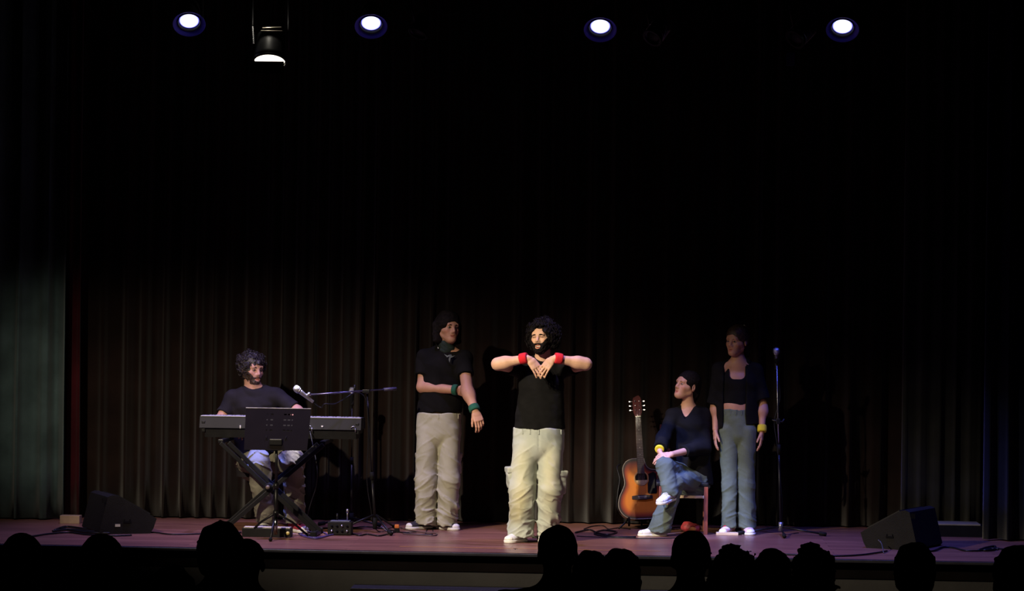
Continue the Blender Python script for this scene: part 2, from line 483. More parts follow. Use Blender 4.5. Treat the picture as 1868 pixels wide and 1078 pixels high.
def hand_ops(S, W, D, N, T, curl=(.25, .3, .35, .4), k=1.0, thumb=(.65, .65, .25), spread=.04, bend=0.0):
    W = A(W); D = nrm(D); N = A(N); N = nrm(N - D * (N @ D)); T = A(T); T = nrm(T - D * (T @ D) - N * (T @ N))
    S.u(ecap(W, W + D * .030 * k, (.027 * k, .019 * k), (.034 * k, .016 * k), T), .012)
    S.u(ecap(W + D * .028 * k, W + D * .078 * k, (.034 * k, .0155 * k), (.039 * k, .013 * k), T), .012)
    L = [(.043, .026, .021), (.047, .029, .022), (.044, .027, .021), (.035, .021, .018)]
    for i in range(4):
        off = (.030 - .0203 * i) * k
        p = W + D * (.082 - .004 * abs(i - 1)) * k + T * off
        d = nrm(D + T * spread * (1.5 - i)); r = (.0090, .0093, .0088, .0078)[i] * k
        ang = curl[i]
        base = p - d * .03 * k
        S.u(cap(base, p, r * 1.05, r), .006)
        for j in range(3):
            a = ang * (j + .6); dd = d * math.cos(a) + N * math.sin(a); q = p + dd * L[i][j] * k
            S.u(cap(p, q, r * (1 - .08 * j), r * (.92 - .08 * j)), .003); p = q
    p = W + D * .020 * k + T * .022 * k; d = nrm(T * thumb[0] + D * thumb[1] + N * thumb[2])
    q = p + d * .042 * k; S.u(cap(p, q, .0135 * k, .0105 * k), .010)
    d2 = nrm(d + D * .45 + N * .15); q2 = q + d2 * .030 * k; S.u(cap(q, q2, .0105 * k, .0095 * k), .004)
    q3 = q2 + nrm(d2 + D * .2) * .022 * k; S.u(cap(q2, q3, .0093 * k, .0075 * k), .003)
    return [W - .03, W + D * .19 * k]
def eyes_mesh(parent, H, gaze=(0, 0), r=.0128, depth=-.0735, half_shut=False):
    """two eyeballs with dark irises, one part each"""
    for sx in (-1, 1):
        c = H(sx * .031, depth, .001); n = 14; m = 12; V = []; F = []; cols = []
        g = nrm(H.R @ A((gaze[0], -1, gaze[1])))
        for i in range(m + 1):
            th = PI * i / m
            for kx in range(n):
                ph = 2 * PI * kx / n
                d = A((math.sin(th) * math.cos(ph), math.sin(th) * math.sin(ph), math.cos(th)))
                V.append(c + d * r * H.k); a = math.acos(max(-1, min(1, float(d @ g))))
                cols.append((.02, .014, .012) if a < .60 else (.30, .27, .26))
        for i in range(m):
            for kx in range(n): F.append((i * n + kx, (i + 1) * n + kx, (i + 1) * n + (kx + 1) % n, i * n + (kx + 1) % n))
        mesh_obj('eye', np.array(V), np.array(F), eye_m, parent, True, np.array(cols))
def brow_mesh(parent, H, m, th=.004, tilt=0.0):
    for sx in (-1, 1):
        b = MB(); pts = [H(sx * x, y, z + tilt * x) for x, y, z in ((.012, -.0905, .018), (.024, -.0900, .0215), (.037, -.0845, .0215), (.050, -.0710, .016))]
        b.tube(smooth_path(pts, 4), [.002 * H.k if i in (0, 12) else th * H.k for i in range(13)], 8); b.build('eyebrow', m, parent)
def hair_part(parent, H, m, name='hair', thick=.018, amp=.010, freq=42, region=None, extra=None, curls=0, curl_r=.011, face_cut=(0, -.135, -.045, .078, .085, .085), h=.0045, label=None, seed=3):
    S = SDF(); k = H.k; R = H.R
    S.u(ell(H(0, .020, .036), A((.078 + thick, .098 + thick, .088 + thick)) * k, R), 0)
    if extra: extra(S)
    fx = face_cut
    S.sub(ell(H(*fx[:3]), A(fx[3:]) * k, R), .012)
    if region: region(S)
    S.disp(lambda p, d: d + amp * vnoise(p * freq) + amp * .5 * vnoise(p * freq * 2.3 + 5))
    P = [H(x, y, z) for x in (-.16, .16) for y in (-.15, .2) for z in (-.30, .18)]
    lo, hi = bbox(P, .01); V, F = S.mesh(lo, hi, h, .02)
    parts = [(V, F)]
    if curls:
        r = np.random.RandomState(seed); mb = MB(); 
        idx = r.choice(len(V), min(curls * 3, len(V)), replace=False); n = 0
        for i in idx:
            L = H.loc(V[i:i + 1])[0]
            if L[2] < -.10 or np.linalg.norm((L - A(face_cut[:3])) / A(face_cut[3:])) < 1.12: continue
            p0 = V[i]; out = nrm(p0 - H(0, .015, .02)); a = nrm(np.cross(out, r.randn(3))); b = np.cross(out, a); rad = curl_r * (0.6 + .8 * r.rand())
            turns = 1.2 + r.rand(); pts = []
            for t in np.linspace(0, 1, 11):
                an = t * turns * 2 * PI
                pts.append(p0 - out * .004 + out * rad * 1.3 * t + a * rad * math.cos(an) * (.5 + .5 * t) + b * rad * math.sin(an) * (.5 + .5 * t))
            mb.tube(pts, [.0034 - .0016 * t for t in np.linspace(0, 1, 11)], 5); n += 1
            if n >= curls: break
        # quads only: tubes are built without their end faces
        Vq = np.array(mb.V); Fq = np.array([f for f in mb.F if len(f) == 4]); parts.append((Vq, Fq))
    V, F = merge(parts)
    o = mesh_obj(name, V, F, m, parent, True)
    if label: o['label'] = label
    return o
def shoe(parent, foot, R, upper, k=1.0, high=True, laces=white_can, toe=True, label=None, stripe=None):
    """foot = point on the sole under the ankle; R frame, toe to local -y"""
    Hf = Frame(foot, R, k); X = R[:, 0]; up = R[:, 2]
    S = SDF()
    S.u(ecap(Hf(0, .035, .052), Hf(0, -.10, .040), (.037 * k, .040 * k), (.043 * k, .028 * k), X), 0)
    S.u(ell(Hf(0, -.135, .030), A((.046, .055, .030)) * k, R), .02)
    S.u(cap(Hf(0, .030, .05), Hf(0, .020, .115 if high else .085), .039 * k, .038 * k), .02)
    S.sub(cap(Hf(0, .022, .10), Hf(0, .018, .16), .032 * k, .033 * k), .004)
    S.inter(half(Hf(0, 0, .010), -up))
    lo, hi = bbox([Hf(x, y, z) for x in (-.06, .06) for y in (-.21, .09) for z in (-.01, .17)], .005)
    V, F = S.mesh(lo, hi, .0045)
    o = mesh_obj('shoe', V, F, upper, parent, True)
    if label: o['label'] = label
    S = SDF()
    S.u(ecap(Hf(0, .032, .014), Hf(0, -.13, .014), (.043 * k, .05 * k), (.050 * k, .05 * k), X), 0)
    S.u(ell(Hf(0, -.142, .014), A((.049, .058, .05)) * k, R), .01)
    S.inter(half(Hf(0, 0, .024), up)); S.inter(half(Hf(0, 0, .0), -up))
    V, F = S.mesh(lo, hi, .0045)
    mesh_obj('sole', V, F, white_rub, o, True)
    if toe:
        S = SDF(); S.u(ell(Hf(0, -.146, .030), A((.045, .050, .030)) * k, R), 0); S.inter(half(Hf(0, -.168, .03), A(R[:, 1]))); S.inter(half(Hf(0, 0, .022), -up))
        V, F = S.mesh(lo, hi, .0045)
        if len(V): mesh_obj('toe_cap', V, F, white_rub, o, True)
    b = MB()
    for i in range(5):
        y = -.095 + .022 * i; z = .072 + .008 * i
        b.tube([Hf(-.026, y, z - .006), Hf(-.01, y - .004, z + .003), Hf(.012, y + .004, z + .003), Hf(.026, y + .006, z - .006)], .0036 * k, 6)
    b.build('laces', laces, o)
    return o

class Person:
    def __init__(s, label, Y, x0, y0, tint=(1, 1, 1)):
        """x0, y0: where the photograph shows the floor point under the person; Y: its depth on the stage"""
        o = meas(x0, y0, Y)
        s.o = Vector((o.x, o.y, 0)); s.tint = tint; s.Y = Y
        s.root = empty('person', s.o, label, 'person')
        s.S = SDF(); s.hands = []; s.boxes = []
    def P(s, px, py, dy=0.0):
        v = meas(px, py, s.Y + dy) - s.o; return A((v.x, v.y, v.z))
    def arm(s, sh, el, wr, r=(.048, .041, .042, .0275), k=1.0):
        sh, el, wr = map(A, (sh, el, wr)); r = [x * k for x in r]
        s.S.u(cap(sh, el, r[0], r[1]), .03); s.S.u(cap(el, wr, r[2], r[3]), .02)
        m = el + (wr - el) * .25; s.S.u(ell(m, (.044 * k,) * 3), .04)
    def hand(s, W, D, N, T, **kw):
        W = A(W); hand_ops(s.S, W, D, N, T, **kw); e = W + nrm(D) * .17
        s.boxes.append(bbox([W - nrm(D) * .01, e, W + nrm(D) * .08 + nrm(T) * .07, W + nrm(N) * .06, W + nrm(D) * .10 + nrm(N) * .07], .035) + (.003,))
    def torso(s, ch, wa, hp, w_=(.155, .125, .15), d_=(.095, .085, .10), neck=None, shs=(), neckr=.055, head=None, xr=(1, 0, 0)):
        S = s.S
        S.u(ecap(ch, wa, (w_[0], d_[0]), (w_[1], d_[1]), xr), .04); S.u(ecap(wa, hp, (w_[1], d_[1]), (w_[2], d_[2]), xr), .06)
        for sh in shs: S.u(cap(A(neck) - A((0, 0, .025)), sh, .050, .050), .05)
        if head is not None: S.u(cap(A(neck) - A((0, 0, .06)), head(0, .022, -.045), neckr * 1.08, neckr * .95), .03)
    def leg(s, hip, kn, an, toe, k=1.0):
        s.S.u(cap(hip, kn, .072 * k, .050 * k), .03); s.S.u(cap(kn, an, .048 * k, .034 * k), .02); s.S.u(cap(an, A(an) + (A(toe) - A(an)) * .30, .030 * k, .022 * k), .01)
    def finish(s, H, mouth=0.0, lo=(-.6, -.7, -.02), hi=(.6, .5, 1.85), h=.0065):
        hb = bbox([H(x, y, z) for x in (-.095, .095) for y in (-.12, .12) for z in (-.125, .125)], .004) + (.0034,)
        bx = [hb] + s.boxes
        parts = [s.S.mesh(lo, hi, h, .015, [(b[0], b[1]) for b in bx])]
        for b in bx: parts.append(s.S.mesh(b[0], b[1], b[2], .012))
        V, F = merge(parts)
        s.body = mesh_obj('body', V, F, skin_w, s.root, True, skin_cols(V, H, mouth, s.tint))
        return s.body
    def cloth(s, name, S, m, lo, hi, h=.0065, cols=None, label=None, margin=.03):
        V, F = S.mesh(lo, hi, h, margin)
        if m.name in ('pale_denim', 'sage_denim', 'blue_denim') and cols is None: cols = np.ones((len(V), 3))
        c = cols(V) if callable(cols) else cols
        o = mesh_obj(name, V, F, m, s.root, True, c)
        if label: o['label'] = label
        return o
def wrinkle(amp, f=(6, 6, 13), shear=7.0, mask=None, ph=0.0):
    """thin raised folds of cloth that run across and diagonally"""
    f = A(f)
    def g(p, d):
        wv = vnoise(p * 5 + ph) * .05
        q = p * f; q[:, 2] += shear * (np.abs(p[:, 0]) * 1.0 + wv); q[:, 0] += ph
        n = vnoise(q); n2 = vnoise(q * 1.9 + 11)
        r = np.clip(1 - np.abs(n) * 3.0, 0, 1) ** 1.5 + .5 * np.clip(1 - np.abs(n2) * 3.2, 0, 1) ** 1.5
        a = amp if mask is None else amp * mask(p)
        return d - a * (r - .25)
    return g
def folds(amp, fx=9, fz=22, ridge=True, mask=None, ph=0.0, shear=0.6):
    def g(p, d):
        q = np.stack([p[:, 0] * fx + ph, p[:, 1] * fx + 3.1, (p[:, 2] + shear * p[:, 0]) * fz], 1)
        n = vnoise(q); n2 = vnoise(q * 2.1 + 7)
        v = (np.abs(n) * 2 - .6) * .7 + n2 * .35 if ridge else n + .4 * n2
        a = amp if mask is None else amp * mask(p)
        return d - a * v
    return g
def crease(S, pts, r=.006, k=.022):
    for a, b in zip(pts[:-1], pts[1:]): S.sub(cap(a, b, r, r), k)
def sleeve(S, a, b, r0, r1, inner=.008):
    """a sleeve that ends in a clean open edge at b"""
    a = A(a); b = A(b); d = nrm(b - a)
    S.u(cut(cap(a, b + d * .04, r0, r1), half(b, d)), .03)
    return (b, d, r1, inner)
def wristband(parent, W, D, r, m, wid=.055, name='wristband', label=None):
    W = Vector([float(x) for x in W]); D = Vector([float(x) for x in D]).normalized(); b = MB()
    R = D.to_track_quat('Z', 'Y').to_matrix()
    h = wid / 2; prof = [(r - .004, -h), (r + .003, -h), (r + .006, -h * .6), (r + .0065, 0), (r + .006, h * .6), (r + .003, h), (r - .004, h)]
    b.lathe(prof, W, R, 28); o = b.build(name, m, parent)
    if label: o['label'] = label
    return o
# ------------------------------------------------------------------ the setting
def struct(name, mb, m, label=None, parent=None):
    o = mb.build(name, m, parent)
    if parent is None: o['kind'] = 'structure'
    if label: o['label'] = label
    return o
def floor_material():
    m = bpy.data.materials.new('stage_boards'); m.use_nodes = True
    nt = m.node_tree; b = nt.nodes['Principled BSDF']; L = nt.links.new
    tc = nt.nodes.new('ShaderNodeTexCoord')
    br = nt.nodes.new('ShaderNodeTexBrick'); L(tc.outputs['Object'], br.inputs['Vector'])
    br.inputs['Scale'].default_value = 1.0; br.inputs['Brick Width'].default_value = 2.4; br.inputs['Row Height'].default_value = .14
    br.inputs['Mortar Size'].default_value = .0014; br.inputs['Bias'].default_value = 0
    br.inputs['Color1'].default_value = (.27, .125, .085, 1); br.inputs['Color2'].default_value = (.19, .085, .060, 1)
    br.inputs['Mortar'].default_value = (.05, .022, .018, 1)
    mp = nt.nodes.new('ShaderNodeMapping'); mp.inputs['Scale'].default_value = (1.2, 14, 1); L(tc.outputs['Object'], mp.inputs['Vector'])
    nz = nt.nodes.new('ShaderNodeTexNoise'); nz.inputs['Scale'].default_value = 2.2; nz.inputs['Detail'].default_value = 6; L(mp.outputs[0], nz.inputs['Vector'])
    rp = nt.nodes.new('ShaderNodeValToRGB'); rp.color_ramp.elements[0].color = (.62, .58, .58, 1); rp.color_ramp.elements[1].color = (1.2, 1.2, 1.2, 1)
    rp.color_ramp.elements[0].position = .3; rp.color_ramp.elements[1].position = .7; L(nz.outputs['Fac'], rp.inputs['Fac'])
    mx = nt.nodes.new('ShaderNodeMix'); mx.data_type = 'RGBA'; mx.blend_type = 'MULTIPLY'; mx.inputs['Factor'].default_value = 1
    L(br.outputs['Color'], mx.inputs[6]); L(rp.outputs['Color'], mx.inputs[7]); L(mx.outputs[2], b.inputs['Base Color'])
    b.inputs['Roughness'].default_value = .33; b.inputs['Specular IOR Level'].default_value = .5
    bp = nt.nodes.new('ShaderNodeBump'); bp.inputs['Strength'].default_value = .25; bp.inputs['Distance'].default_value = .003
    L(nz.outputs['Fac'], bp.inputs['Height']); L(bp.outputs[0], b.inputs['Normal'])
    return m
wall_dark = mat('dark_paint', (.012, .011, .013), .9, var=.1, spec=.2)
fascia_m = mat('dark_fascia_board', (.0035, .0022, .0022), .8, var=.2, vscale=3, spec=.08)
plaster = mat('grey_plaster', (.034, .032, .031), .85, var=.08, vscale=4, bump=.2)
nosing_m = mat('metal_nosing', (.10, .10, .13), .35, metal=.7, var=.1)
step_m = mat('black_step_paint', (.012, .012, .016), .4, var=.2)
carpet = mat('auditorium_carpet', (.010, .008, .010), .95, var=.2, spec=.1, bump=.4)

b = MB(); b.box((0, 2.0, -.04), (11.0, 4.0, .08)); struct('floor', b, floor_material(), 'reddish varnished boards of the stage floor')
b = MB(); b.box((0, -.0175, -.014), (11.0, .035, .022), bev=.005); struct('trim_1', b, nosing_m, 'thin metal nosing along the stage edge')
b = MB(); b.box((0, .042, -.090), (11.0, .084, .104)); struct('trim_2', b, fascia_m, 'dark fascia board under the stage lip')
b = MB(); b.box((0, .050, -.611), (11.0, .08, .938)); struct('wall_front', b, plaster, 'grey plastered front of the stage')
b = MB(); b.add([(-7, .06, -1.08), (7, .06, -1.08), (7, -2.0, -1.08), (-7, -2.0, -1.08), (7, -24, .62), (-7, -24, .62),
                (-7, .06, -1.2), (7, .06, -1.2), (7, -2.0, -1.2), (-7, -2.0, -1.2), (7, -24, .5), (-7, -24, .5)],
               [(0, 3, 2, 1), (3, 5, 4, 2), (6, 7, 8, 9), (9, 8, 10, 11), (0, 1, 7, 6), (5, 11, 10, 4), (1, 2, 8, 7), (2, 4, 10, 8), (0, 6, 9, 3), (3, 9, 11, 5)])
struct('floor', b, carpet, 'dark raked auditorium floor')
b = MB(); b.box((0, 4.05, 2.6), (11.2, .1, 5.9)); struct('wall_back', b, wall_dark)
b = MB(); b.box((-5.55, 2.0, 2.6), (.1, 4.0, 5.9)); struct('wall_left', b, wall_dark)
b = MB(); b.box((5.55, 2.0, 2.6), (.1, 4.0, 5.9)); struct('wall_right', b, wall_dark)
b = MB(); b.box((0, 2.0, 5.6), (11.2, 4.2, .1)); struct('ceiling', b, wall_dark)

# steps that rise to the stage, only the upper tread reaches into view
st = empty('stage_steps', (.15, -.02, -1.08), 'low black wooden steps against the front of the stage', 'steps')
for i in range(3):
    zt = -.245 - i * .28
    q = MB(); q.box((0, -.16 - i * .28, zt + 1.08 - .02), (2.55, .30, .04), bev=.006); q.build('tread', step_m, st)
    q = MB(); q.box((0, -.17 - i * .28 - .11, (zt - .04 + 1.08) - .12), (2.51, .03, .24)); q.build('riser', step_m, st)
for sx in (-1, 1):
    q = MB(); pts = [(-.02, 0), (-.02, .79), (-.29, .79), (-.29, .51), (-.57, .51), (-.57, .23), (-.85, .23), (-.85, 0)]
    q.prism(pts, sx * 1.235 - .015, sx * 1.235 + .015, lambda u, v, w_: (w_, u, v)); q.build('side_board', step_m, st)

# ------------------------------------------------------------------ drapes
def velvet(name, col, **k):
    return mat(name, col, .95, var=.18, vscale=3, bump=.3, bscale=160, spec=.05, sheen=.15, **k)
v_black = velvet('black_velvet', (.0110, .0061, .0052)); v_teal = velvet('teal_cloth', (.058, .092, .100)); v_grey = velvet('grey_cloth', (.017, .018, .017))
v_blue = velvet('navy_cloth', (.005, .007, .018)); v_red = velvet('red_cloth', (.035, .004, .007))
def drape(label, m, a, b_, z0, z1, amp=.06, wl=.16, seed=1, flare=0.0, gap=0.0, hem=True, lean=0.0):
    r = np.random.RandomState(seed); a = Vector(a).to_2d(); b_ = Vector(b_).to_2d(); L = (b_ - a).length; t = (b_ - a) / L; nrm2 = Vector((t.y, -t.x))
    n = max(8, int(L / .014)); ph = [0.0]; 
    wv = wl
    for i in range(n):
        if r.rand() < .05: wv = wl * (.65 + .9 * r.rand())
        ph.append(ph[-1] + (L / n) / wv * 2 * PI)
    am = np.interp(np.arange(n + 1), np.arange(0, n + 12, 10), .55 + .75 * r.rand(len(np.arange(0, n + 12, 10))))
    zs = list(np.linspace(z0, z1, 15)); V = []
    sw = r.rand(6) * 6
    for j, z in enumerate(zs):
        hz = (z - z0) / (z1 - z0)
        for i in range(n + 1):
            u = i / n * L; k = amp * am[i] * (1.15 - .45 * hz)
            dph = .35 * math.sin(hz * 3 + sw[0] + u * 1.3) + .2 * math.sin(hz * 7 + sw[1] + u)
            d = k * math.sin(ph[i] + dph) + k * .25 * math.sin(2.3 * ph[i] + sw[2])
            uu = u + flare * (1 - hz) ** 3 * (u / L - .5) + .25 * k * math.cos(ph[i] + dph) + lean * (1 - hz)
            q = a + t * uu + nrm2 * d; V.append((q.x, q.y, z))
    F = [(j * (n + 1) + i, j * (n + 1) + i + 1, (j + 1) * (n + 1) + i + 1, (j + 1) * (n + 1) + i) for j in range(14) for i in range(n)]
    o = mesh_obj('stage_curtain', V, F, m)
    md = o.modifiers.new('cloth', 'SOLIDIFY'); md.thickness = .004; md.offset = -1
    return meta(o, label, 'curtain')
drape('wide black velvet backdrop hanging behind the performers in vertical folds', v_black, (-5.2, 2.55), (5.2, 3.05), .012, 5.35, .042, .17, 2)
drape('teal grey side drape with broad folds at the left end of the stage', v_teal, (-4.6, 2.20), (-3.79, 2.26), .012, 5.35, .055, .20, 5, flare=.05)
drape('narrow strip of dark red cloth beside the teal drape, partly behind the left floor monitor', v_red, (-3.82, 2.40), (-3.70, 2.42), .012, 5.3, .022, .10, 6, flare=.05)
drape('dark grey drape whose pale folds hang behind the right floor monitor', v_grey, (3.08, 2.55), (3.72, 2.50), .012, 5.35, .028, .13, 8)
drape('navy blue drape beside the grey one near the right edge', v_blue, (3.66, 1.85), (4.02, 1.80), .012, 5.35, .04, .14, 9)
drape('narrow black masking drape at the far right edge', v_black, (4.00, 1.55), (4.60, 1.45), .012, 5.35, .05, .18, 10)
o = drape('black valance hanging across the top above the lamp bar', v_black, (-5.2, 1.9), (5.2, 1.9), 4.55, 5.5, .03, .2, 12)

# ------------------------------------------------------------------ lamps on the bar
zbar = meas(934, 0, BAR_Y).z + .10
bar = MB(); bar.cyl((-4.9, BAR_Y, zbar), (4.9, BAR_Y, zbar), .024, n=14); o = bar.build('lighting_bar', black_metal); meta(o, 'long horizontal steel lighting bar that carries the lamps', 'bar')
for x in (-4.4, -1.4, 1.4, 4.4):
    q = MB(); q.cyl((x, BAR_Y, zbar + .02), (x, BAR_Y, 5.55), .005, n=6); q.build('suspension_wire', steel, o)

def lens_material():
    m = bpy.data.materials.new('blue_white_lens'); m.use_nodes = True; nt = m.node_tree; b = nt.nodes['Principled BSDF']; L = nt.links.new
    tc = nt.nodes.new('ShaderNodeTexCoord'); ln = nt.nodes.new('ShaderNodeVectorMath'); ln.operation = 'LENGTH'; L(tc.outputs['Object'], ln.inputs[0])
    rp = nt.nodes.new('ShaderNodeValToRGB'); e = rp.color_ramp.elements
    e[0].position = 0; e[0].color = (.97, .97, 1, 1); e[1].position = .088; e[1].color = (.02, .02, .6, 1)
    e.new(.060).color = (.75, .75, 1, 1); e.new(.072).color = (.15, .15, 1, 1)
    L(ln.outputs['Value'], rp.inputs['Fac']); L(rp.outputs['Color'], b.inputs['Emission Color']); b.inputs['Emission Strength'].default_value = 2.6
    b.inputs['Base Color'].default_value = (.1, .1, .15, 1)
    return m
lens_m = lens_material()
warm_lens = mat('warm_lens', (.9, .85, .7), .4, emit=(1, .93, .74), estr=3.2)
halo_m = mat('blue_halo_paint', (.09, .09, .95), .5, var=.05)  # blue glow around the lamps, put into a surface colour
can_m = mat('lamp_housing', (.02, .02, .022), .5, metal=.3, var=.2)
def axes(nv):
    nv = Vector(nv).normalized(); return nv.to_track_quat('Z', 'Y').to_matrix()
def par(px, py, label, tilt=-47, turn=0, group=None):
    p = meas(px, py, BAR_Y - .02); turn = math.degrees(math.atan2(cam_loc.x - p.x, p.y - cam_loc.y)); nv = Vector((math.sin(math.radians(turn)) * math.cos(math.radians(tilt)), -math.cos(math.radians(turn)) * math.cos(math.radians(tilt)), math.sin(math.radians(tilt))))
    R = axes(nv); t = empty('par_lamp', p, label, 'stage lamp', group=group)
    q = MB(); prof = [(.02, -.20), (.055, -.195), (.075, -.17), (.083, -.12), (.088, .0), (.092, .012), (.092, .022), (.086, .022), (.083, 0.0), (.079, -.004)]
    q.lathe(prof, (0, 0, 0), R, 32); q.build('housing', can_m, t)
    q = MB(); q.lathe([(.087, .010), (.124, .040), (.127, .040), (.090, .006)], (0, 0, 0), R, 36, True, False); q.build('halo_ring', halo_m, t)  # added flared ring that stands in for the blue halo round the lens
    q = MB(); q.lathe([(1e-6, .008), (.03, .006), (.06, .001), (.0825, -.006), (.0825, -.012), (1e-6, -.012)], (0, 0, 0), None, 32)
    l = q.build('lens', lens_m, t); l.rotation_euler = R.to_euler()
    q = MB(); dz = zbar - p.z
    for sx in (-1, 1): q.box((sx * .102, .02, dz * .42), (.006, .03, max(.05, dz * .84)))
    q.box((0, .02, dz * .84), (.21, .03, .006)); q.build('yoke', can_m, t)
    q = MB(); q.box((0, .02, dz - .022), (.05, .05, .06), bev=.006); q.cyl((0, .02, dz - .10), (0, .02, dz), .007, n=8); q.build('clamp', can_m, t)
    return t
for (lx, ly), lab in zip(LAMPS, ('lit blue white lamp on the bar, leftmost of the four', 'lit blue white lamp right of the warm lantern, second of the four from the left',
                                 'lit blue white lamp right of centre on the bar, third of the four', 'lit blue white lamp furthest right on the bar')):
    par(lx, ly, lab, group='blue white lamps on the bar')

def lantern(px, py, label, tilt=-78, turn=0, lit=False, r=.128, ln=.24, fins=False):
    p = meas(px, py, BAR_Y); el = math.radians(tilt); tu = math.radians(turn)
    nv = Vector((math.sin(tu) * math.cos(el), -math.cos(tu) * math.cos(el), math.sin(el))); R = axes(nv)
    t = empty('fresnel_lantern', p, label, 'stage lamp')
    q = MB(); q.lathe([(.02, -ln), (r * .72, -ln), (r * .86, -ln + .015), (r * .92, -ln * .5), (r, -.05), (r, .0), (r - .006, 0.0), (r - .007, -.030), (r * .5, -.034)], (0, 0, 0), R, 36, True, False); q.build('housing', can_m, t)
    q = MB(); q.lathe([(1e-6, -.004), (r * .45, -.008), (r * .93, -.020), (r * .93, -.028), (1e-6, -.028)], (0, 0, 0), R, 32); q.build('lens', warm_lens if lit else satin_black, t)
    q = MB(); q.lathe([(r + .001, -.012), (r + .010, -.012), (r + .010, .004), (r - .008, .004), (r - .008, -.004)], (0, 0, 0), R, 36, False, False); q.build('colour_frame', black_metal, t)
    if fins:
        for i in range(6):
            q = MB(); z = -ln + .03 + i * .026; q.lathe([(r * .8, z), (r * 1.12, z), (r * 1.12, z + .004), (r * .8, z + .004)], (0, 0, 0), R, 24, False, False); q.build('cooling_fin', steel, t)
    q = MB(); u = R @ Vector((1, 0, 0)); side = Vector((u.x, u.y, u.z)); bk = R @ Vector((0, 0, -.10)); dz = zbar - p.z
    for sx in (-1, 1):
        a0 = bk + side * (sx * (r + .012)); a1 = Vector((side.x * sx * (r + .012), 0, dz - .08)); q.tube([a0, a1], .008, 6)
    q.tube([Vector((side.x * -(r + .012), 0, dz - .08)), Vector((side.x * (r + .012), 0, dz - .08))], .008, 6); q.build('yoke', can_m, t)
    q = MB(); q.box((0, 0, dz - .045), (.05, .05, .09), bev=.006); q.build('clamp', can_m, t)
    return t
L1 = lantern(492, 113, 'lit warm white lantern pointing down, hung between the two left blue lamps', -66, 3, True)
q = MB()                                # shutter flap across the near rim of the lit lantern
q.box((0, -.150, -.056), (.262, .006, .095)); q.build('barn_door', can_m, L1)
q = MB()
for i in range(9): q.lathe([(1e-6, -.007), (.006, -.004), (.0075, 0), (.006, .004), (1e-6, .007)], (-.133 + .0012 * i, -.03, .265 - i * .0155), None, 8)
q.build('safety_chain', mat('bright_chain', (.8, .8, .82), .3, metal=.2, var=.05), L1)
l = bpy.data.lights.new('vent_leak', 'POINT'); l.energy = .9; l.color = (1, .93, .78); l.shadow_soft_size = .02
lo_ = bpy.data.objects.new('vent_leak', l); COL.objects.link(lo_); lo_.parent = L1; lo_.location = (-.02, -.10, .31)     # light escaping from the top vents
q = MB(); q.box((.02, -.03, .262), (.15, .05, .006), Matrix.Rotation(-.05, 3, 'Y'), bev=.002); q.box((.02, -.03, .236), (.17, .06, .006), bev=.002); q.build('top_vent', mat('vent_metal', (.35, .32, .26), .3, metal=.6), L1)
L2 = lantern(1450, 72, 'unlit finned lantern tilted sideways beside the rightmost blue lamp', -40, -50, False, .075, .20, True)
q = MB(); q.box((-.035, -.05, -.155), (.06, .012, .10), bev=.003); q.build('colour_frame', mat('lavender_gel', (.10, .08, .26), .4), L2)
L3 = lantern(1190, 70, 'unlit dark lantern just right of the third blue lamp', -45, -40, False, .070, .18, True)
L4 = lantern(762, 62, 'unlit dark lantern right of the second blue lamp', -60, -40, False, .070, .16)

# ------------------------------------------------------------------ floor monitors
grille_m = mat('perforated_grille', (.009, .009, .009), .6, metal=.3, var=.3, vscale=300)
carpet_box = mat('speaker_paint', (.0065, .006, .0055), .7, var=.15, bump=.5, bscale=180, spec=.25)
def wedge(label, o, ang, mirror=1, badge=True):
    t = empty('floor_monitor', o, label, 'speaker')
    Lv = Vector((mirror * math.cos(ang), math.sin(ang), 0)); Wv = Vector((-mirror * math.sin(ang), math.cos(ang), 0))
    fr = lambda u, v, w_: Lv * u + Wv * w_ + Vector((0, 0, v))
    poly = [(.0, .02), (.02, .0), (.405, .0), (.43, .04), (.455, .115), (.425, .135), (.135, .297), (.10, .302), (.065, .288)]
    q = MB(); q.prism(poly, .0, .58, fr); q.build('cabinet', carpet_box, t)
    q = MB(); d = (Vector((.425, .135)) - Vector((.135, .297))).normalized(); nn = Vector((-d.y, d.x)) * -1
    if nn.y < 0: nn = -nn
    a0 = Vector((.135, .297)) + d * .02; a1 = Vector((.425, .135)) - d * .02
    pl = [(a0.x, a0.y), (a1.x, a1.y), (a1.x + nn.x * .012, a1.y + nn.y * .012), (a0.x + nn.x * .012, a0.y + nn.y * .012)]
    q.prism(pl, .03, .55, fr); q.build('grille', grille_m, t)
    q = MB(); q.prism([(.19, .085), (.25, .085), (.25, .10), (.19, .10)], -.006, .002, fr); q.prism([(.195, .10), (.20, .10), (.20, .115), (.195, .115)], -.006, .002, fr); q.prism([(.24, .10), (.245, .10), (.245, .115), (.24, .115)], -.006, .002, fr); q.build('handle_cup', matte_black, t)
    if badge:
        q = MB(); q.prism([(.125, .058), (.165, .058), (.165, .078), (.125, .078)], -.003, .002, fr); q.build('badge', mat('silver_badge', (.6, .58, .5), .4), t)
    q = MB()
    for i in range(6): q.prism([(.02 + i * .006, .24), (.023 + i * .006, .24), (.023 + i * .006, .28), (.02 + i * .006, .28)], -.002, .001, fr)
    q.build('vent', matte_black, t)
    return t
wedge('black wedge floor monitor on the left, sloping to the right', (-3.215, .93, 0), math.radians(25))
wedge('black wedge floor monitor on the right, sloping to the left', (3.05, .78, 0), math.radians(25), -1, False)

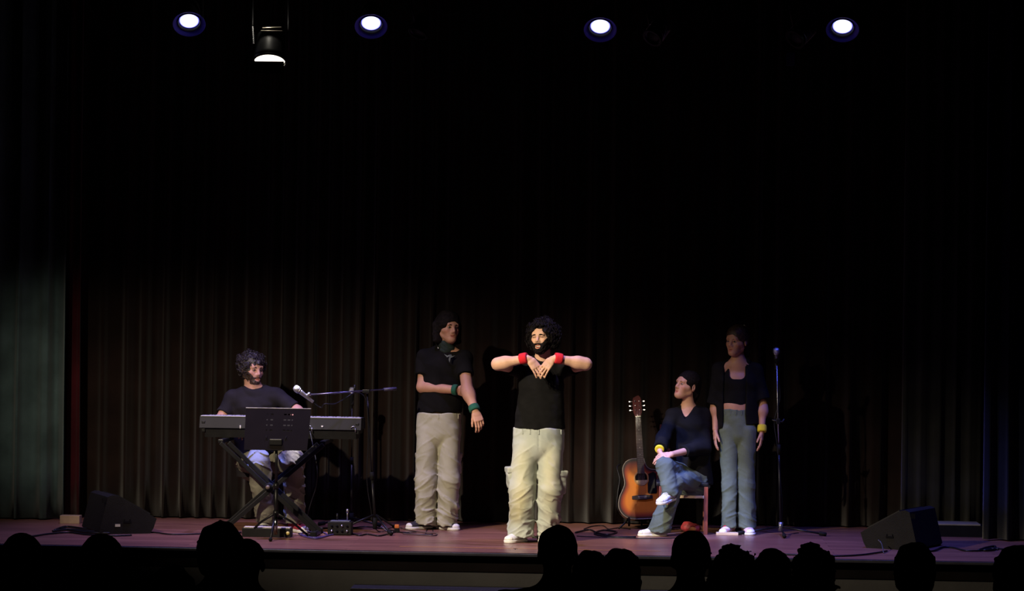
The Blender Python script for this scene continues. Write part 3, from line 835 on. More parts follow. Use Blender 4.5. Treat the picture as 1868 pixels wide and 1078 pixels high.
# ------------------------------------------------------------------ keyboard, stands
kb_z = .74
KX, KY = -1.89, 1.46
kb = empty('keyboard', (KX, KY, kb_z), 'long black electric keyboard on a crossed stand before the seated man', 'keyboard', rotz=math.radians(-.0))
key_back = mat('keyboard_case', (.0065, .0065, .007), .55, var=.15, spec=.2)
key_top = mat('keyboard_top', (.42, .42, .48), .35, var=.06)
q = MB(); q.prism([(-.03, .075), (0, .165), (.27, .165), (.31, .11), (.31, .075)], -.64, .64, lambda u, v, w_: (w_, u, v)); q.build('upper_case', key_back, kb)
q = MB(); q.prism([(.0, .0), (.30, .0), (.31, .078), (-.01, .078)], -.60, .60, lambda u, v, w_: (w_, u, v)); q.build('lower_case', satin_black, kb)
q = MB(); q.box((0, .055, .167), (1.27, .12, .006), bev=.002); q.build('top_panel', key_top, kb)
q = MB()
for i in range(52): q.box((-.60 + (i + .5) * 1.2 / 52, .205, .161), (1.2 / 52 - .0015, .13, .012))
o = q.build('white_keys', mat('ivory', (.7, .68, .62), .3), kb)
q = MB()
for i in range(51):
    if i % 7 in (0, 1, 3, 4, 5): q.box((-.60 + (i + 1) * 1.2 / 52, .190, .1650), (.011, .085, .006))
q.build('black_keys', satin_black, kb)
for x in (-.61, .61):
    q = MB(); q.box((x, .13, .085), (.03, .30, .09), bev=.006); q.build('end_cheek', satin_black, kb)
for x, w_ in ((-.315, .010), (.335, .014)):
    q = MB(); q.box((x, -.034 if x > 0 else -.026, .10 if x > 0 else .085), (w_, .006, .012 if x > 0 else .026), bev=.001); q.build('socket_plate', white_can, kb)
for x in (.255, .60):
    q = MB(); q.tube(arc((x - .02, -.035, .085), .018, PI, 0.0, 8, (1, 0, 0), (0, 0, 1)), .0035, 8); q.cyl((x - .002, -.035, .088), (x - .002, -.035, .06), .005, n=8); q.build('jack_plug', steel, kb)

xs = empty('keyboard_stand', (KX, KY - .26, 0), 'black crossed X stand under the keyboard', 'stand')
top = [(-.52, kb_z - .03), (.36, kb_z - .03)]
def bar2(a, b_, yo, nm):
    d = (Vector(b_) - Vector(a)).normalized(); q = MB()
    up = Vector((0, 1, 0)); R = Matrix((d, up, d.cross(up))).transposed()
    c = (Vector(a) + Vector(b_)) / 2; q.box(c, ((Vector(b_) - Vector(a)).length, .022, .034), R, bev=.004); return q.build(nm, black_metal, xs)
xl, xr = -.43, .36
for yo, of in ((-.02, .0), (.035, .055)):
    bar2((xl + of, yo, kb_z - .03), (xr - .04 + of * .6, yo, .035), yo, 'brace')
for yo, of in ((-.05, .0), (.065, .055)):
    bar2((xr + .02 - of, yo, kb_z - .03), (xl + .04 - of * .6, yo, .035), yo, 'brace')
q = MB(); q.cyl((-.045, -.085, .375), (-.045, .09, .375), .028, n=20); q.build('pivot_hub', rubber, xs)
q = MB(); q.cyl((-.045, -.10, .375), (-.045, -.085, .375), .016, n=12); q.build('pivot_cap', mat('tan_cap', (.16, .12, .09), .5), xs)
for x, z in ((xl, kb_z - .018), (xr + .01, kb_z - .018)):
    q = MB(); q.box((x, .25, z), (.045, .54, .03), bev=.006); q.build('support_arm', black_metal, xs)
    for y in (.28, .48):
        q = MB(); q.box((x, y, z + .014), (.055, .06, .012), bev=.003); q.build('rubber_pad', rubber, xs)
for x in (xl + .03, xr - .03):
    q = MB(); q.box((x, .0, .022), (.035, .38, .035), bev=.005); q.build('foot_bar', black_metal, xs)
    for y in (-.20, .20):
        q = MB(); q.box((x, y, .024), (.05, .05, .047), bev=.01); q.build('rubber_foot', rubber, xs)

# music stand
ms = empty('music_stand', (-1.835, .86, 0), 'black orchestral music stand with perforated desk before the keyboard', 'music stand')
zb = meas(505, 820, .86).z; zt = meas(505, 747, .83).z
nx, nz_ = 49, 31
Wd = .505; Hd = (zt - zb) + .005
holes = set()
for cx in (19, 29, 32):
    for cz in (26, 22, 18, 14):
        holes |= {(cx, cz), (cx + 1, cz)}
for cx in (16, 35):
    for cz in (26, 22, 18, 14): holes |= {(cx, cz)}
V = []; F = []
for j in range(nz_ + 1):
    for i in range(nx + 1):
        tz = j / nz_; x = (i / nx - .5) * (Wd - .02 * (1 - tz)); V.append((x, -.02 + .14 * tz - .05, zb + Hd * tz))
for j in range(nz_):
    for i in range(nx):
        if (i, j) not in holes: F.append((j * (nx + 1) + i, j * (nx + 1) + i + 1, (j + 1) * (nx + 1) + i + 1, (j + 1) * (nx + 1) + i))
desk_m = mat('music_desk_paint', (.0045, .003, .0026), .8, var=.08, spec=.08)
d = mesh_obj('desk', V, F, desk_m, ms, False); md = d.modifiers.new('plate', 'SOLIDIFY'); md.thickness = .003
q = MB(); q.box((0, .074, zb + Hd + .001), (Wd, .014, .004), bev=.001); q.build('rim', mat('rim_metal', (.45, .43, .52), .4, metal=.5), ms)
q = MB(); q.box((0, -.045, zb), (Wd - .02, .05, .004)); q.build('ledge', black_metal, ms)
q = MB(); q.tube(arc((0, -.035, zb + .105), .062, PI * 1.0, PI * 2.0, 14, (1.25, 0, 0), (0, 0, 1)), .0035, 6); q.box((0, -.05, zb + .06), (.10, .03, .05), bev=.008); q.build('bracket', black_metal, ms)
q = MB(); q.cyl((0, 0, .12), (0, 0, .42), .015, n=12); q.cyl((0, 0, .40), (0, -.02, zb + .06), .011, n=12); q.build('pole', black_metal, ms)
for z in (.38, .17):
    q = MB(); q.cyl((0, 0, z), (0, 0, z + .045), .020, n=12); q.build('collar', black_metal, ms)
q = MB(); q.cyl((0, 0, .215), (0, 0, .255), .014, n=12); q.cyl((0, 0, .03), (0, 0, .17), .0155, n=16); q.build('lower_tube', mat('polished_tube', (.35, .35, .4), .18, metal=1), ms)
for k_ in range(3):
    a = math.radians(-90 + 120 * k_); v = Vector((math.cos(a), math.sin(a), 0))
    q = MB(); q.tube([v * .015 + Vector((0, 0, .19)), v * .14 + Vector((0, 0, .12)), v * .27 + Vector((0, 0, .015))], .009, 8); lg = q.build('leg', black_metal, ms)
    q = MB(); q.sphere(v * .275 + Vector((0, 0, .015)), .015); q.build('rubber_foot', rubber, lg)

# low box under the keyboard, one cream-coloured top
px0, px1 = meas(441, 980, .95).x, meas(530, 981, .95).x
pb = empty('pedal_box', ((px0 + px1) / 2, 1.02, 0), 'long low black box with speckled cream top lying under the keyboard', 'box')
bw = px1 - px0
q = MB(); q.box((0, 0, .034), (bw, .13, .068), bev=.004); q.build('case', satin_black, pb)
q = MB(); q.box((0, .005, .071), (bw - .02, .10, .008), bev=.002); q.build('top_pad', mat('cream_fleece', (.62, .56, .40), .9, var=.25, vscale=90, bump=1, bscale=120), pb)
q = MB(); q.cyl((bw / 2 - .022, -.072, .034), (bw / 2 - .022, -.064, .034), .014, n=16); q.build('knob', mat('yellow_knob', (.6, .5, .14), .5), pb)

# ------------------------------------------------------------------ microphones
mic_head = mat('mic_grille', (.42, .42, .46), .35, metal=.9, var=.3, vscale=400, bump=.8, bscale=500)
mic_body = mat('mic_body', (.10, .10, .12), .35, metal=.6, var=.1)
def microphone(p, d, label, head=mic_head, body=mic_body, k=1.0):
    t = empty('microphone', p, label, 'microphone'); R = axes(d)
    q = MB(); q.lathe([(.014 * k, -.145 * k), (.0115 * k, -.140 * k), (.0135 * k, -.10 * k), (.018 * k, -.02 * k), (.019 * k, 0)], (0, 0, 0), R, 20); q.build('handle', body, t)
    q = MB(); q.lathe([(.0195 * k, -.004 * k), (.026 * k, .004 * k), (.027 * k, .012 * k)], (0, 0, 0), R, 20); q.build('collar', steel, t)
    q = MB(); q.lathe([(.026 * k, .010 * k), (.028 * k, .022 * k), (.0255 * k, .040 * k), (.018 * k, .050 * k), (1e-6, .054 * k)], (0, 0, 0), R, 20); q.build('grille', head, t)
    return t
def tripod(t, z, r, angs, drop=.0, foot=True, th=.008):
    for a in angs:
        a = math.radians(a); v = Vector((math.cos(a), math.sin(a), 0)); q = MB(); q.tube([v * .012 + Vector((0, 0, z)), v * r + Vector((0, 0, .016))], th, 8)
        l = q.build('leg', black_metal, t)
        q = MB(); e = v * (r - .0) + Vector((0, 0, .016)); q.tube([e - v * .045 + Vector((0, 0, (z - .016) * .045 / r)), e + v * .012], .0155, 10); q.build('rubber_foot', rubber, l)
# straight stand, right
base = meas(1424, 972, 2.06); base.z = 0
s1 = empty('microphone_stand', base, 'tall straight black microphone stand standing alone right of the standing woman', 'microphone stand')
topp = meas(1417, 662, 2.06) - base
q = MB(); mid = topp * .5 + Vector((.0, 0, .0)); q.cyl((0, 0, .05), topp * .50, .0095, n=12); q.build('lower_tube', black_metal, s1)
q = MB(); q.cyl(topp * .48, topp, .0062, n=12); q.build('upper_tube', steel, s1)
q = MB(); q.cyl(topp * .475, topp * .525, .0155, n=14); q.build('clutch', rubber, s1)
q = MB(); q.cyl((0, 0, .03), (0, 0, .10), .019, n=14); q.build('hub', mat('hub_metal', (.3, .3, .32), .3, metal=.8), s1)
q = MB(); c_ = topp * .66; q.tube([c_ + Vector((-.05, -.01, .01)), c_, c_ + Vector((.035, 0, -.005)), c_ + Vector((.05, 0, .02))], .008, 8); q.box(c_ + Vector((0, 0, 0)), (.035, .03, .045), bev=.006); q.build('cable_clip', black_metal, s1)
tripod(s1, .062, .36, (200, -15, -88))
q = MB(); q.cyl(topp, topp + Vector((-.004, -.01, .035)), .016, .019, n=14); q.build('mic_holder', rubber, s1)
microphone(base + topp + Vector((-.006, -.03, .075)), (-.05, -.55, .85), 'blue lit microphone in the holder of the straight stand on the right', mat('mic_grille_lit_blue', (.55, .60, .85), .3, metal=.9, var=.2, vscale=400, bump=.6, bscale=500), k=1.0)  # blue light on this grille is put into its colour
q = MB(); q.tube(smooth_path([topp + Vector((.0, .02, -.02)), topp * .8 + Vector((.02, .01, 0)), topp * .66 + Vector((-.03, 0, 0)), topp * .5 + Vector((-.01, -.015, 0)), topp * .2 + Vector((.018, .01, 0)), Vector((.02, .03, .02)), Vector((.15, .12, .007))], 6), .0035, 6)
q.build('cable', cable_m, s1)

# boom stand
base = meas(684, 972, 1.55); base.z = 0
s2 = empty('microphone_stand', base, 'black microphone stand with a long horizontal boom reaching left to the keyboard player', 'microphone stand')
pv = meas(670, 714, 1.55) - base
q = MB(); q.cyl((0, 0, .06), pv * .40, .010, n=12); q.build('lower_tube', black_metal, s2)
q = MB(); q.cyl(pv * .38, pv, .0075, n=12); q.build('upper_tube', black_metal, s2)
q = MB(); q.cyl(pv * .375, pv * .43, .016, n=12); q.build('clutch', rubber, s2)
q = MB(); q.cyl((0, 0, .03), (0, 0, .12), .018, n=12); q.build('hub', rubber, s2)
b0 = meas(722, 709, 1.60) - base; b1 = meas(562, 720, 1.30) - base
q = MB(); q.cyl(b0, b1, .0065, n=10); q.build('boom', mat('boom_metal', (.12, .11, .2), .25, metal=.8), s2)
q = MB(); dd = (b0 - b1).normalized(); q.cyl(b0 - dd * .10, b0 + dd * .005, .013, n=14); q.build('counterweight', mat('grip_rubber', (.05, .045, .10), .5), s2)
q = MB(); hh = b1 + (b0 - b1) * .66; q.box(hh + Vector((0, 0, -.004)), (.06, .035, .03), bev=.006); q.tube([hh + Vector((.0, -.01, .0)), pv + Vector((-.01, 0, .0))], .010, 8); q.cyl(hh + Vector((-.09, -.01, -.01)), hh + Vector((-.09, -.01, .045)), .009, n=10); q.build('boom_joint', black_metal, s2)
q = MB(); q.cyl(pv + Vector((0, -.02, .0)), pv + Vector((0, .02, .0)), .017, n=12); q.build('wing_knob', steel, s2)
q = MB(); q.cyl(b1, b1 + Vector((-.03, 0, -.01)), .012, n=12); q.cyl(b1 + Vector((.02, 0, .006)), b1 + Vector((-.005, 0, .004)), .015, n=12); q.build('mic_holder', chrome, s2)
tripod(s2, .14, .30, (185, 60, -60))
mp = meas(546, 713, 1.27)
mc = microphone(mp, (-.62, -.35, .52), 'silver headed microphone on the end of the boom beside the keyboard player', mat('mic_grille_bright', (.6, .6, .66), .35, metal=.8, var=.2, vscale=400, bump=.6, bscale=500), mat('mic_body_bright', (.35, .34, .42), .3, metal=.7))
ce = mp + Vector((.62, .35, -.52)).normalized() * .145
q = MB(); pts = [ce, ce + Vector((.06, .02, -.045)), meas(592, 737, 1.30), meas(612, 736, 1.35), meas(632, 725, 1.45), meas(650, 716, 1.5), meas(668, 730, 1.53), meas(672, 800, 1.54), meas(669, 870, 1.57), meas(676, 925, 1.6)]
g_ = meas(690, 968, 1.6); g_.z = .008; pts.append(g_); g_ = meas(760, 968, 1.6); g_.z = .008; pts.append(g_)
q.tube(smooth_path([p for p in pts], 6), .004, 6); o = q.build('microphone_cable', cable_m); meta(o, 'thin cable looping from the boom microphone down its stand', 'cable')

# second stand behind
base = meas(641, 955, 2.25); base.z = 0
s3 = empty('microphone_stand', base, 'unlit straight microphone stand standing just behind the boom', 'microphone stand')
tp = meas(642, 740, 2.25) - base
q = MB(); q.cyl((0, 0, .05), tp * .55, .0095, n=12); q.build('lower_tube', black_metal, s3)
q = MB(); q.cyl(tp * .53, tp, .006, n=12); q.build('upper_tube', black_metal, s3)
q = MB(); q.cyl(tp * .52, tp * .57, .015, n=12); q.build('clutch', rubber, s3)
q = MB(); q.cyl((0, 0, .03), (0, 0, .10), .018, n=12); q.build('hub', rubber, s3)
tripod(s3, .06, .28, (210, -30, 90))
q = MB(); q.cyl(tp, tp + Vector((0, 0, .04)), .015, n=12); q.build('mic_holder', rubber, s3)
microphone(base + tp + Vector((0, -.01, .10)), (.05, -.12, .99), 'dark microphone standing upright behind the boom', mic_head, matte_black)

# ------------------------------------------------------------------ guitar
GX = meas(1168, 948, 2.42)
def guitar():
    Rt = Matrix.Rotation(math.radians(-4.0), 3, 'Y') @ Matrix.Rotation(math.radians(-12), 3, 'X') @ Matrix.Rotation(math.radians(6), 3, 'Z')
    g = empty('acoustic_guitar', (GX.x + .022, 2.42, GX.z), 'sunburst acoustic guitar with black pickguard leaning on a stand left of the seated woman', 'guitar')
    g.rotation_euler = Rt.to_euler()
    # half outline of the lower and upper bouts; u across, v up from the end pin
    lft = [(0, 0), (-.09, .004), (-.15, .028), (-.188, .075), (-.198, .13), (-.185, .19), (-.158, .245), (-.140, .29), (-.140, .33), (-.148, .38), (-.146, .43), (-.120, .475), (-.075, .497), (-.03, .50)]
    rgt_ = [(0, 0), (.09, .004), (.15, .028), (.188, .075), (.198, .13), (.185, .19), (.158, .245), (.140, .29), (.138, .325), (.147, .365), (.142, .40), (.110, .405), (.075, .412), (.048, .435), (.035, .475), (.03, .50)]
    l3 = smooth_path([(x, 0, z) for x, z in lft], 5); r3 = smooth_path([(x, 0, z) for x, z in rgt_], 5)
    out = [(p.x, p.z) for p in l3][::-1] + [(p.x, p.z) for p in r3][1:]
    out = out[:]                      # closed loop, neck join at the ends
    n = len(out); cx, cz = 0.0, .20
    gold = (.88, .27, .010); red = (.42, .045, .004); blk = (.012, .006, .005)
    V = []; cols = []; rings = [1.0, .97, .94, .90, .86, .78, .68, .55, .4, .25, .1]
    def ring_col(t):
        e = 1 - t
        if e < .05: return blk
        if e < .17: f = (e - .05) / .12; return tuple(blk[i] * (1 - f) + red[i] * f for i in range(3))
        if e < .34: f = (e - .17) / .17; return tuple(red[i] * (1 - f) + gold[i] * f for i in range(3))
        return gold
    for t in rings:
        for x, z in out: V.append((cx * (1 - t) + x * t, -.0505, cz + (z - cz) * t)); cols.append(ring_col(t))
    V.append((cx, -.0505, cz)); cols.append(gold); F = []
    for r in range(len(rings) - 1):
        for i in range(n):
            j = (i + 1) % n; F.append((r * n + i, r * n + j, (r + 1) * n + j, (r + 1) * n + i))
    for i in range(n): F.append(((len(rings) - 1) * n + i, (len(rings) - 1) * n + (i + 1) % n, len(V) - 1))
    m = mat('sunburst_top', (1, 1, 1), .5, var=.06, vscale=30, stretch=(1, 1, .08), attr=True, coat=.25, col2=(.92, .92, .92))
    me = mesh_obj('top_board', V, F, m, g, False, np.array(cols))
    q = MB(); q.prism(out, -.050, .052, lambda u, v, w_: (u, w_, v)); q.build('body', mat('dark_sides', (.025, .010, .008), .25, coat=.6, var=.2), g)
    q = MB(); q.tube([Vector((x, -.050, z)) for x, z in out], .0032, 6, False); q.build('binding', mat('cream_binding', (.38, .34, .26), .4), g)
    q = MB(); q.cyl((0, -.053, .335), (0, -.0505, .335), .050, n=36); q.build('sound_hole', matte_black, g)
    q = MB(); q.tube([(.057 * math.cos(a), -.0515, .335 + .057 * math.sin(a)) for a in np.linspace(0, 2 * PI, 40)], .0045, 6, False); q.build('rosette', mat('rosette', (.62, .42, .16), .4), g)
    q = MB(); q.prism([(.050 * math.cos(a), .335 + .050 * math.sin(a)) for a in np.linspace(PI * 1.10, PI * 1.90, 12)], -.0545, -.053, lambda u, v, w_: (u, w_, v)); q.build('label_inside', mat('hole_label', (.72, .55, .26), .6), g)
    q = MB(); pg = [(.062, .345), (.058, .37), (.10, .385), (.125, .37), (.125, .22), (.118, .205), (.055, .205), (.048, .22), (.050, .29), (.060, .31)]
    q.prism(pg, -.0525, -.0506, lambda u, v, w_: (u, w_, v)); q.build('pickguard', mat('pickguard', (.012, .012, .012), .15, var=.1), g)
    q = MB(); q.prism([(-.085, .165), (-.085, .190), (-.03, .197), (.03, .197), (.085, .190), (.085, .165), (.03, .158), (-.03, .158)], -.061, -.0505, lambda u, v, w_: (u, w_, v)); q.build('bridge', mat('rosewood', (.03, .014, .012), .5), g)
    q = MB(); q.box((0, -.063, .184), (.072, .005, .004))
    for i in range(6): q.sphere((-.028 + .0112 * i, -.063, .171), .0035, 8, 6)
    q.build('saddle', mat('bone', (.8, .77, .68), .4), g)
    q = MB(); q.prism([(-.029, .375), (.029, .375), (.0225, .845), (-.0225, .845)], -.062, -.050, lambda u, v, w_: (u, w_, v)); fb = q.build('fingerboard', mat('fingerboard', (.055, .035, .032), .5, var=.2), g)
    q = MB(); q.prism([(-.026, .44), (.026, .44), (.021, .85), (-.021, .85)], -.050, -.022, lambda u, v, w_: (u, w_, v)); q.build('neck', mat('neck_wood', (.16, .06, .03), .4), g)
    q = MB()
    for i in range(1, 19):
        z = .845 - .645 * (1 - 2 ** (-i / 12.)); wd = .0225 + (.845 - z) * .0137
        q.box((0, -.0628, z), (2 * wd, .002, .0022))
    q.build('frets', mat('fret_metal', (.16, .14, .14), .45, metal=.5), fb)
    q = MB()
    for z in (.735, .655, .590, .530): q.cyl((0, -.0632, z), (0, -.0618, z), .003, n=10)
    q.build('fret_dots', white_can, fb)
    hs = [(-.0225, .85), (-.034, .885), (-.036, .98), (-.028, 1.01), (-.012, 1.018), (0, 1.026), (.016, 1.030), (.030, 1.012), (.036, .98), (.034, .885), (.0225, .85)]
    q = MB(); q.prism(hs, -.058, -.040, lambda u, v, w_: (u, w_ + (v - .85) * .16, v)); q.build('headstock', mat('headstock', (.10, .018, .020), .3, coat=.4), g)
    q = MB(); q.box((0, -.063, .848), (.046, .006, .006)); q.build('nut', mat('bone', (.8, .77, .68), .4), g)
    for sx in (-1, 1):
        for z in (.905, .942, .980):
            y = -.060 + (z - .85) * .16
            q = MB(); q.cyl((sx * .018, y - .012, z), (sx * .018, y + .002, z), .0055, n=10); q.cyl((sx * .03, y + .015, z), (sx * .052, y + .015, z), .003, n=8); q.box((sx * .058, y + .015, z), (.016, .009, .013), bev=.003); q.build('tuning_peg', chrome, g)
    q = MB()
    for i in range(6):
        x0 = -.028 + .0112 * i; x1 = -.017 + .0068 * i; q.tube([(x0, -.0665, .182), (x1, -.0665, .850), (x1 * 1.05, -.060, .90 + .035 * (i % 3))], .0009, 4)
    q.build('strings', chrome, g)
    q = MB(); q.tube(smooth_path([(-.02, .058, .0), (-.12, .04, .02), (-.205, -.01, .10), (-.195, -.03, .24), (-.175, -.02, .34), (-.19, 0, .44), (-.16, .02, .47)], 5), .006, 6); q.build('strap_cord', cable_m, g)
    return g
guitar()
gs = empty('guitar_stand', (GX.x + .01, 2.42, 0), 'low black tubular stand holding the sunburst guitar', 'stand')
for sx in (-1, 1):
    q = MB(); q.tube([(sx * .02, .07, .30), (sx * .12, -.02, .06), (sx * .18, -.16, .012)], .008, 8); q.build('leg', black_metal, gs)
    q = MB(); q.tube([(sx * .10, .02, .10), (sx * .10, -.13, .055 - .02), (sx * .10, -.15, .10)], .009, 8); q.build('cradle_arm', rubber, gs)
q = MB(); q.tube([(0, .07, .30), (0, .24, .012)], .008, 8); q.build('leg', black_metal, gs)
q = MB(); q.tube([(0, .06, .05), (0, .085, .38)], .010, 8); q.tube([(-.12, .0, .085), (.12, .0, .085)], .008, 8); q.build('post', black_metal, gs)

# ------------------------------------------------------------------ chair, stool
CH = meas(1287, 976, 1.93); CH.z = 0
ch = empty('wooden_chair', (CH.x - .17, 2.10, 0), 'reddish brown wooden chair under the seated woman', 'chair')
sx_ = .17
q = MB(); q.box((-.02, .0, .400), (.42, .38, .035), bev=.012); q.build('seat', satin_black, ch)
for x in (-.19, sx_):
    q = MB(); q.box((x, -.17, .19), (.032, .032, .385), bev=.004); q.build('leg', wood_red, ch)
    q = MB(); q.box((x, .18, .43), (.032, .032, .86), bev=.004); q.build('leg', wood_red, ch)
q = MB(); q.box((-.01, -.17, .30), (.36, .020, .022), bev=.003); q.build('stretcher', wood_pale, ch)
for x in (-.19, sx_):
    q = MB(); q.box((x, .0, .18), (.018, .34, .022), bev=.003); q.build('stretcher', wood_red, ch)
q = MB(); q.box((-.01, .18, .80), (.36, .018, .09), bev=.004); q.box((-.01, .18, .64), (.36, .016, .05), bev=.004); q.build('backrest', wood_red, ch)

stl = empty('stool', (-1.99, 2.0, 0), 'black round stool under the keyboard player', 'stool')
q = MB(); q.lathe([(.15, .43), (.165, .44), (.17, .47), (.16, .495), (1e-6, .50)], n=28); q.build('seat', satin_black, stl)
for k_ in range(4):
    a = PI / 4 + k_ * PI / 2; q = MB(); q.tube([(.10 * math.cos(a), .10 * math.sin(a), .44), (.17 * math.cos(a), .17 * math.sin(a), .0)], .012, 8); q.build('leg', black_metal, stl)

# ------------------------------------------------------------------ boxes and bits on the floor
mx = empty('mixer_box', (meas(620, 977, 1.27).x, 1.30, 0), 'small black audio box with knobs, cables plugged in, right of the keyboard stand', 'audio box')
q = MB(); q.box((0, 0, .055), (.185, .14, .10), bev=.006); q.build('case', carpet_box, mx)
q = MB(); q.box((.0, .01, .108), (.15, .10, .008), bev=.002); q.build('top_panel', mat('blue_grey_panel', (.14, .15, .24), .35, metal=.3), mx)
for i in range(4):
    for zz in (.075, .035):
        q = MB(); q.cyl((-.06 + .04 * i, -.082, zz), (-.06 + .04 * i, -.068, zz), .009, n=12); q.build('knob', steel if (i + int(zz * 100)) % 3 == 0 else matte_black, mx)
q = MB(); q.cyl((.05, .03, .11), (.05, .03, .19), .006, n=8); q.cyl((.05, .03, .17), (.05, .03, .20), .011, n=10); q.build('jack_plug', steel, mx)
q = MB(); q.cyl((-.03, .03, .11), (-.03, .03, .165), .008, n=10); q.build('jack_plug', black_metal, mx)

og = meas(724, 970, 1.6)
t = empty('cable_plug', (og.x, 1.6, 0), 'small orange and black plug on the floor among the cables', 'plug')
q = MB(); q.box((0, 0, .018), (.04, .04, .036), bev=.006); q.build('body', rubber, t); q = MB(); q.box((0, 0, .05), (.036, .034, .030), bev=.007); q.build('cap', mat('orange_plastic', (.62, .16, .03), .5), t)

def cable(label, pix, Y0=None, r=.0055, col=cable_m, lift=None):
    """pix: floor points read off the photograph"""
    pts = []
    for i, (px, py) in enumerate(pix):
        d = fwd * FPX + R_ * (px - 934) - U_ * (py - 539); t_ = -cam_loc.z / d.z; p = cam_loc + d * t_; p.z = r + .001 + (lift[i] if lift else 0); pts.append(p)
    q = MB(); q.tube(smooth_path(pts, 8), r, 6); o = q.build('cable', col)
    return meta(o, label, 'cable')
cable('black cable lying along the stage front from the left edge past the left floor monitor', [(20, 985), (60, 980), (85, 976), (125, 973), (160, 977), (205, 979), (240, 978)], r=.007)
cable('black cable running right from the left floor monitor towards the keyboard', [(262, 972), (285, 973), (310, 976), (340, 976), (372, 975), (410, 974), (440, 973)], r=.006)
for lab, pts in (('rearmost of three black cables bunched left of the left floor monitor', [(100, 969), (120, 963), (150, 966), (172, 969)]), ('middle one of three black cables bunched left of the left floor monitor', [(96, 971), (128, 968), (160, 971), (190, 973)]),
                 ('front one of three black cables bunched left of the left floor monitor', [(110, 966), (135, 970), (165, 974), (200, 975)])):
    cable(lab, pts, r=.009)['group'] = 'cables bunched at the left floor monitor'
cable('purple tinted cable coiled on the floor beside the low box under the keyboard', [(545, 975), (570, 982), (595, 979), (590, 973), (560, 972), (548, 977), (575, 984), (600, 978), (612, 976)], r=.006, col=mat('purple_cable', (.07, .05, .16), .4))
cable('black cable lying from the audio box to the foot of the boom stand', [(640, 974), (655, 978), (670, 976), (690, 979), (705, 976), (720, 972)], r=.006)
cable('second dark cable passing from the audio box towards the orange plug', [(640, 964), (668, 962), (700, 966), (730, 972), (760, 976), (790, 976)], r=.005)
cable('pale grey cable sloping down to the floor right of the boom stand foot', [(684, 955), (696, 962), (706, 970), (716, 972)], r=.005, col=mat('grey_cable', (.32, .30, .36), .4))
cable('brown grey cable curving on the floor before the left shoe of the long haired man', [(700, 968), (722, 962), (745, 968), (770, 972), (795, 974), (792, 978), (765, 977), (735, 975)], r=.005, col=mat('brown_cable', (.10, .06, .055), .4))
cable('short black cable loop rising near the long haired man', [(776, 975), (780, 964), (786, 962), (790, 970)], r=.003)
cable('tangled black cable on the floor left of the guitar', [(1050, 973), (1075, 968), (1090, 974), (1110, 977), (1125, 972), (1100, 969), (1085, 976), (1120, 981), (1160, 981)], r=.007)
cable('thin black cable on the floor crossing before the seated woman shoe', [(1052, 979), (1100, 981), (1150, 983), (1200, 983), (1250, 982)], r=.004)
cable('loose thin cable curled on the floor near the back drape left of the guitar', [(1065, 966), (1080, 961), (1100, 960), (1110, 966), (1128, 964), (1150, 966)], r=.004)
cable('black cable along the stage front from the audience heads to the right floor monitor', [(1430, 1013), (1480, 1015), (1530, 1016), (1570, 1014), (1600, 1010), (1618, 1007)], r=.007)
cable('black cable winding right from the right floor monitor', [(1690, 1008), (1705, 1006), (1720, 1000), (1740, 1001), (1760, 1006), (1790, 1006), (1815, 1002), (1840, 1005), (1866, 1007)], r=.007)
cable('bunched dark cable end on the floor at the far right', [(1785, 1006), (1800, 1001), (1815, 999), (1812, 1005), (1795, 1006), (1806, 1003), (1822, 1004)], r=.009)
cable('short grey wire bent beside the right floor monitor', [(1602, 1003), (1608, 1004), (1612, 1010)], r=.004, lift=[.07, .045, 0], col=mat('dull_grey_cable', (.07, .07, .08), .5))
q = MB(); ps = [kb.location + Vector((.24, -.045, .06)), meas(578, 850, 1.27), meas(577, 885, 1.28), meas(568, 915, 1.32), meas(560, 945, 1.36)]
g_ = meas(562, 968, 1.42); g_.z = .01; ps.append(g_); g_ = meas(590, 974, 1.40); g_.z = .01; ps.append(g_)
q.tube(smooth_path(ps, 8), .004, 6); meta(q.build('cable', cable_m), 'thin cable hanging from the back of the keyboard to the floor', 'cable')

# wooden pieces
def slab(name, label, cat, a, size, m, rz=0, z=0):
    q = MB(); q.box((0, 0, size[2] / 2), size, bev=.003); o = q.build(name, m, None, (a[0], a[1], z)); o.rotation_euler = (0, 0, rz); return meta(o, label, cat)
p = meas(1326, 981, 1.98); slab('wooden_strip', 'pale wooden strip lying under the toes of the standing woman', 'wood strip', (p.x, 1.93), (.175, .05, .022), wood_pale, math.radians(3))
p = meas(122, 955, 1.80); slab('wooden_block', 'pale topped wooden block between the teal drape and the left floor monitor', 'wood block', (p.x, 1.95), (.16, .10, .065), mat('block_wood', (.34, .24, .13), .6), 0)
p = meas(1746, 975, 2.2); pl = empty('low_platform', (p.x, 2.28, 0), 'low dark platform with a greyish top by the right drapes', 'platform')
q = MB(); q.box((0, 0, .045), (.44, .30, .09)); q.build('base', matte_black, pl); q = MB(); q.box((-.02, 0, .098), (.40, .28, .014), bev=.003); q.build('top_board', mat('grey_board', (.16, .15, .13), .7), pl)
p = meas(1260, 965, 2.1); t = empty('small_bag', (p.x, 2.12, 0), 'small crumpled red and orange bag on the floor under the wooden chair', 'bag')
S = SDF(); S.u(ell((0, 0, .035), (.080, .06, .042)), 0); S.u(ell((-.03, .0, .06), (.04, .04, .03)), .02); S.inter(half((0, 0, .002), (0, 0, -1))); S.disp(folds(.006, 20, 20))
V, F = S.mesh((-.12, -.1, -.01), (.12, .1, .13), .006); mesh_obj('bag_body', V, F, mat('red_bag', (.30, .025, .03), .6, var=.3, vscale=20), t)
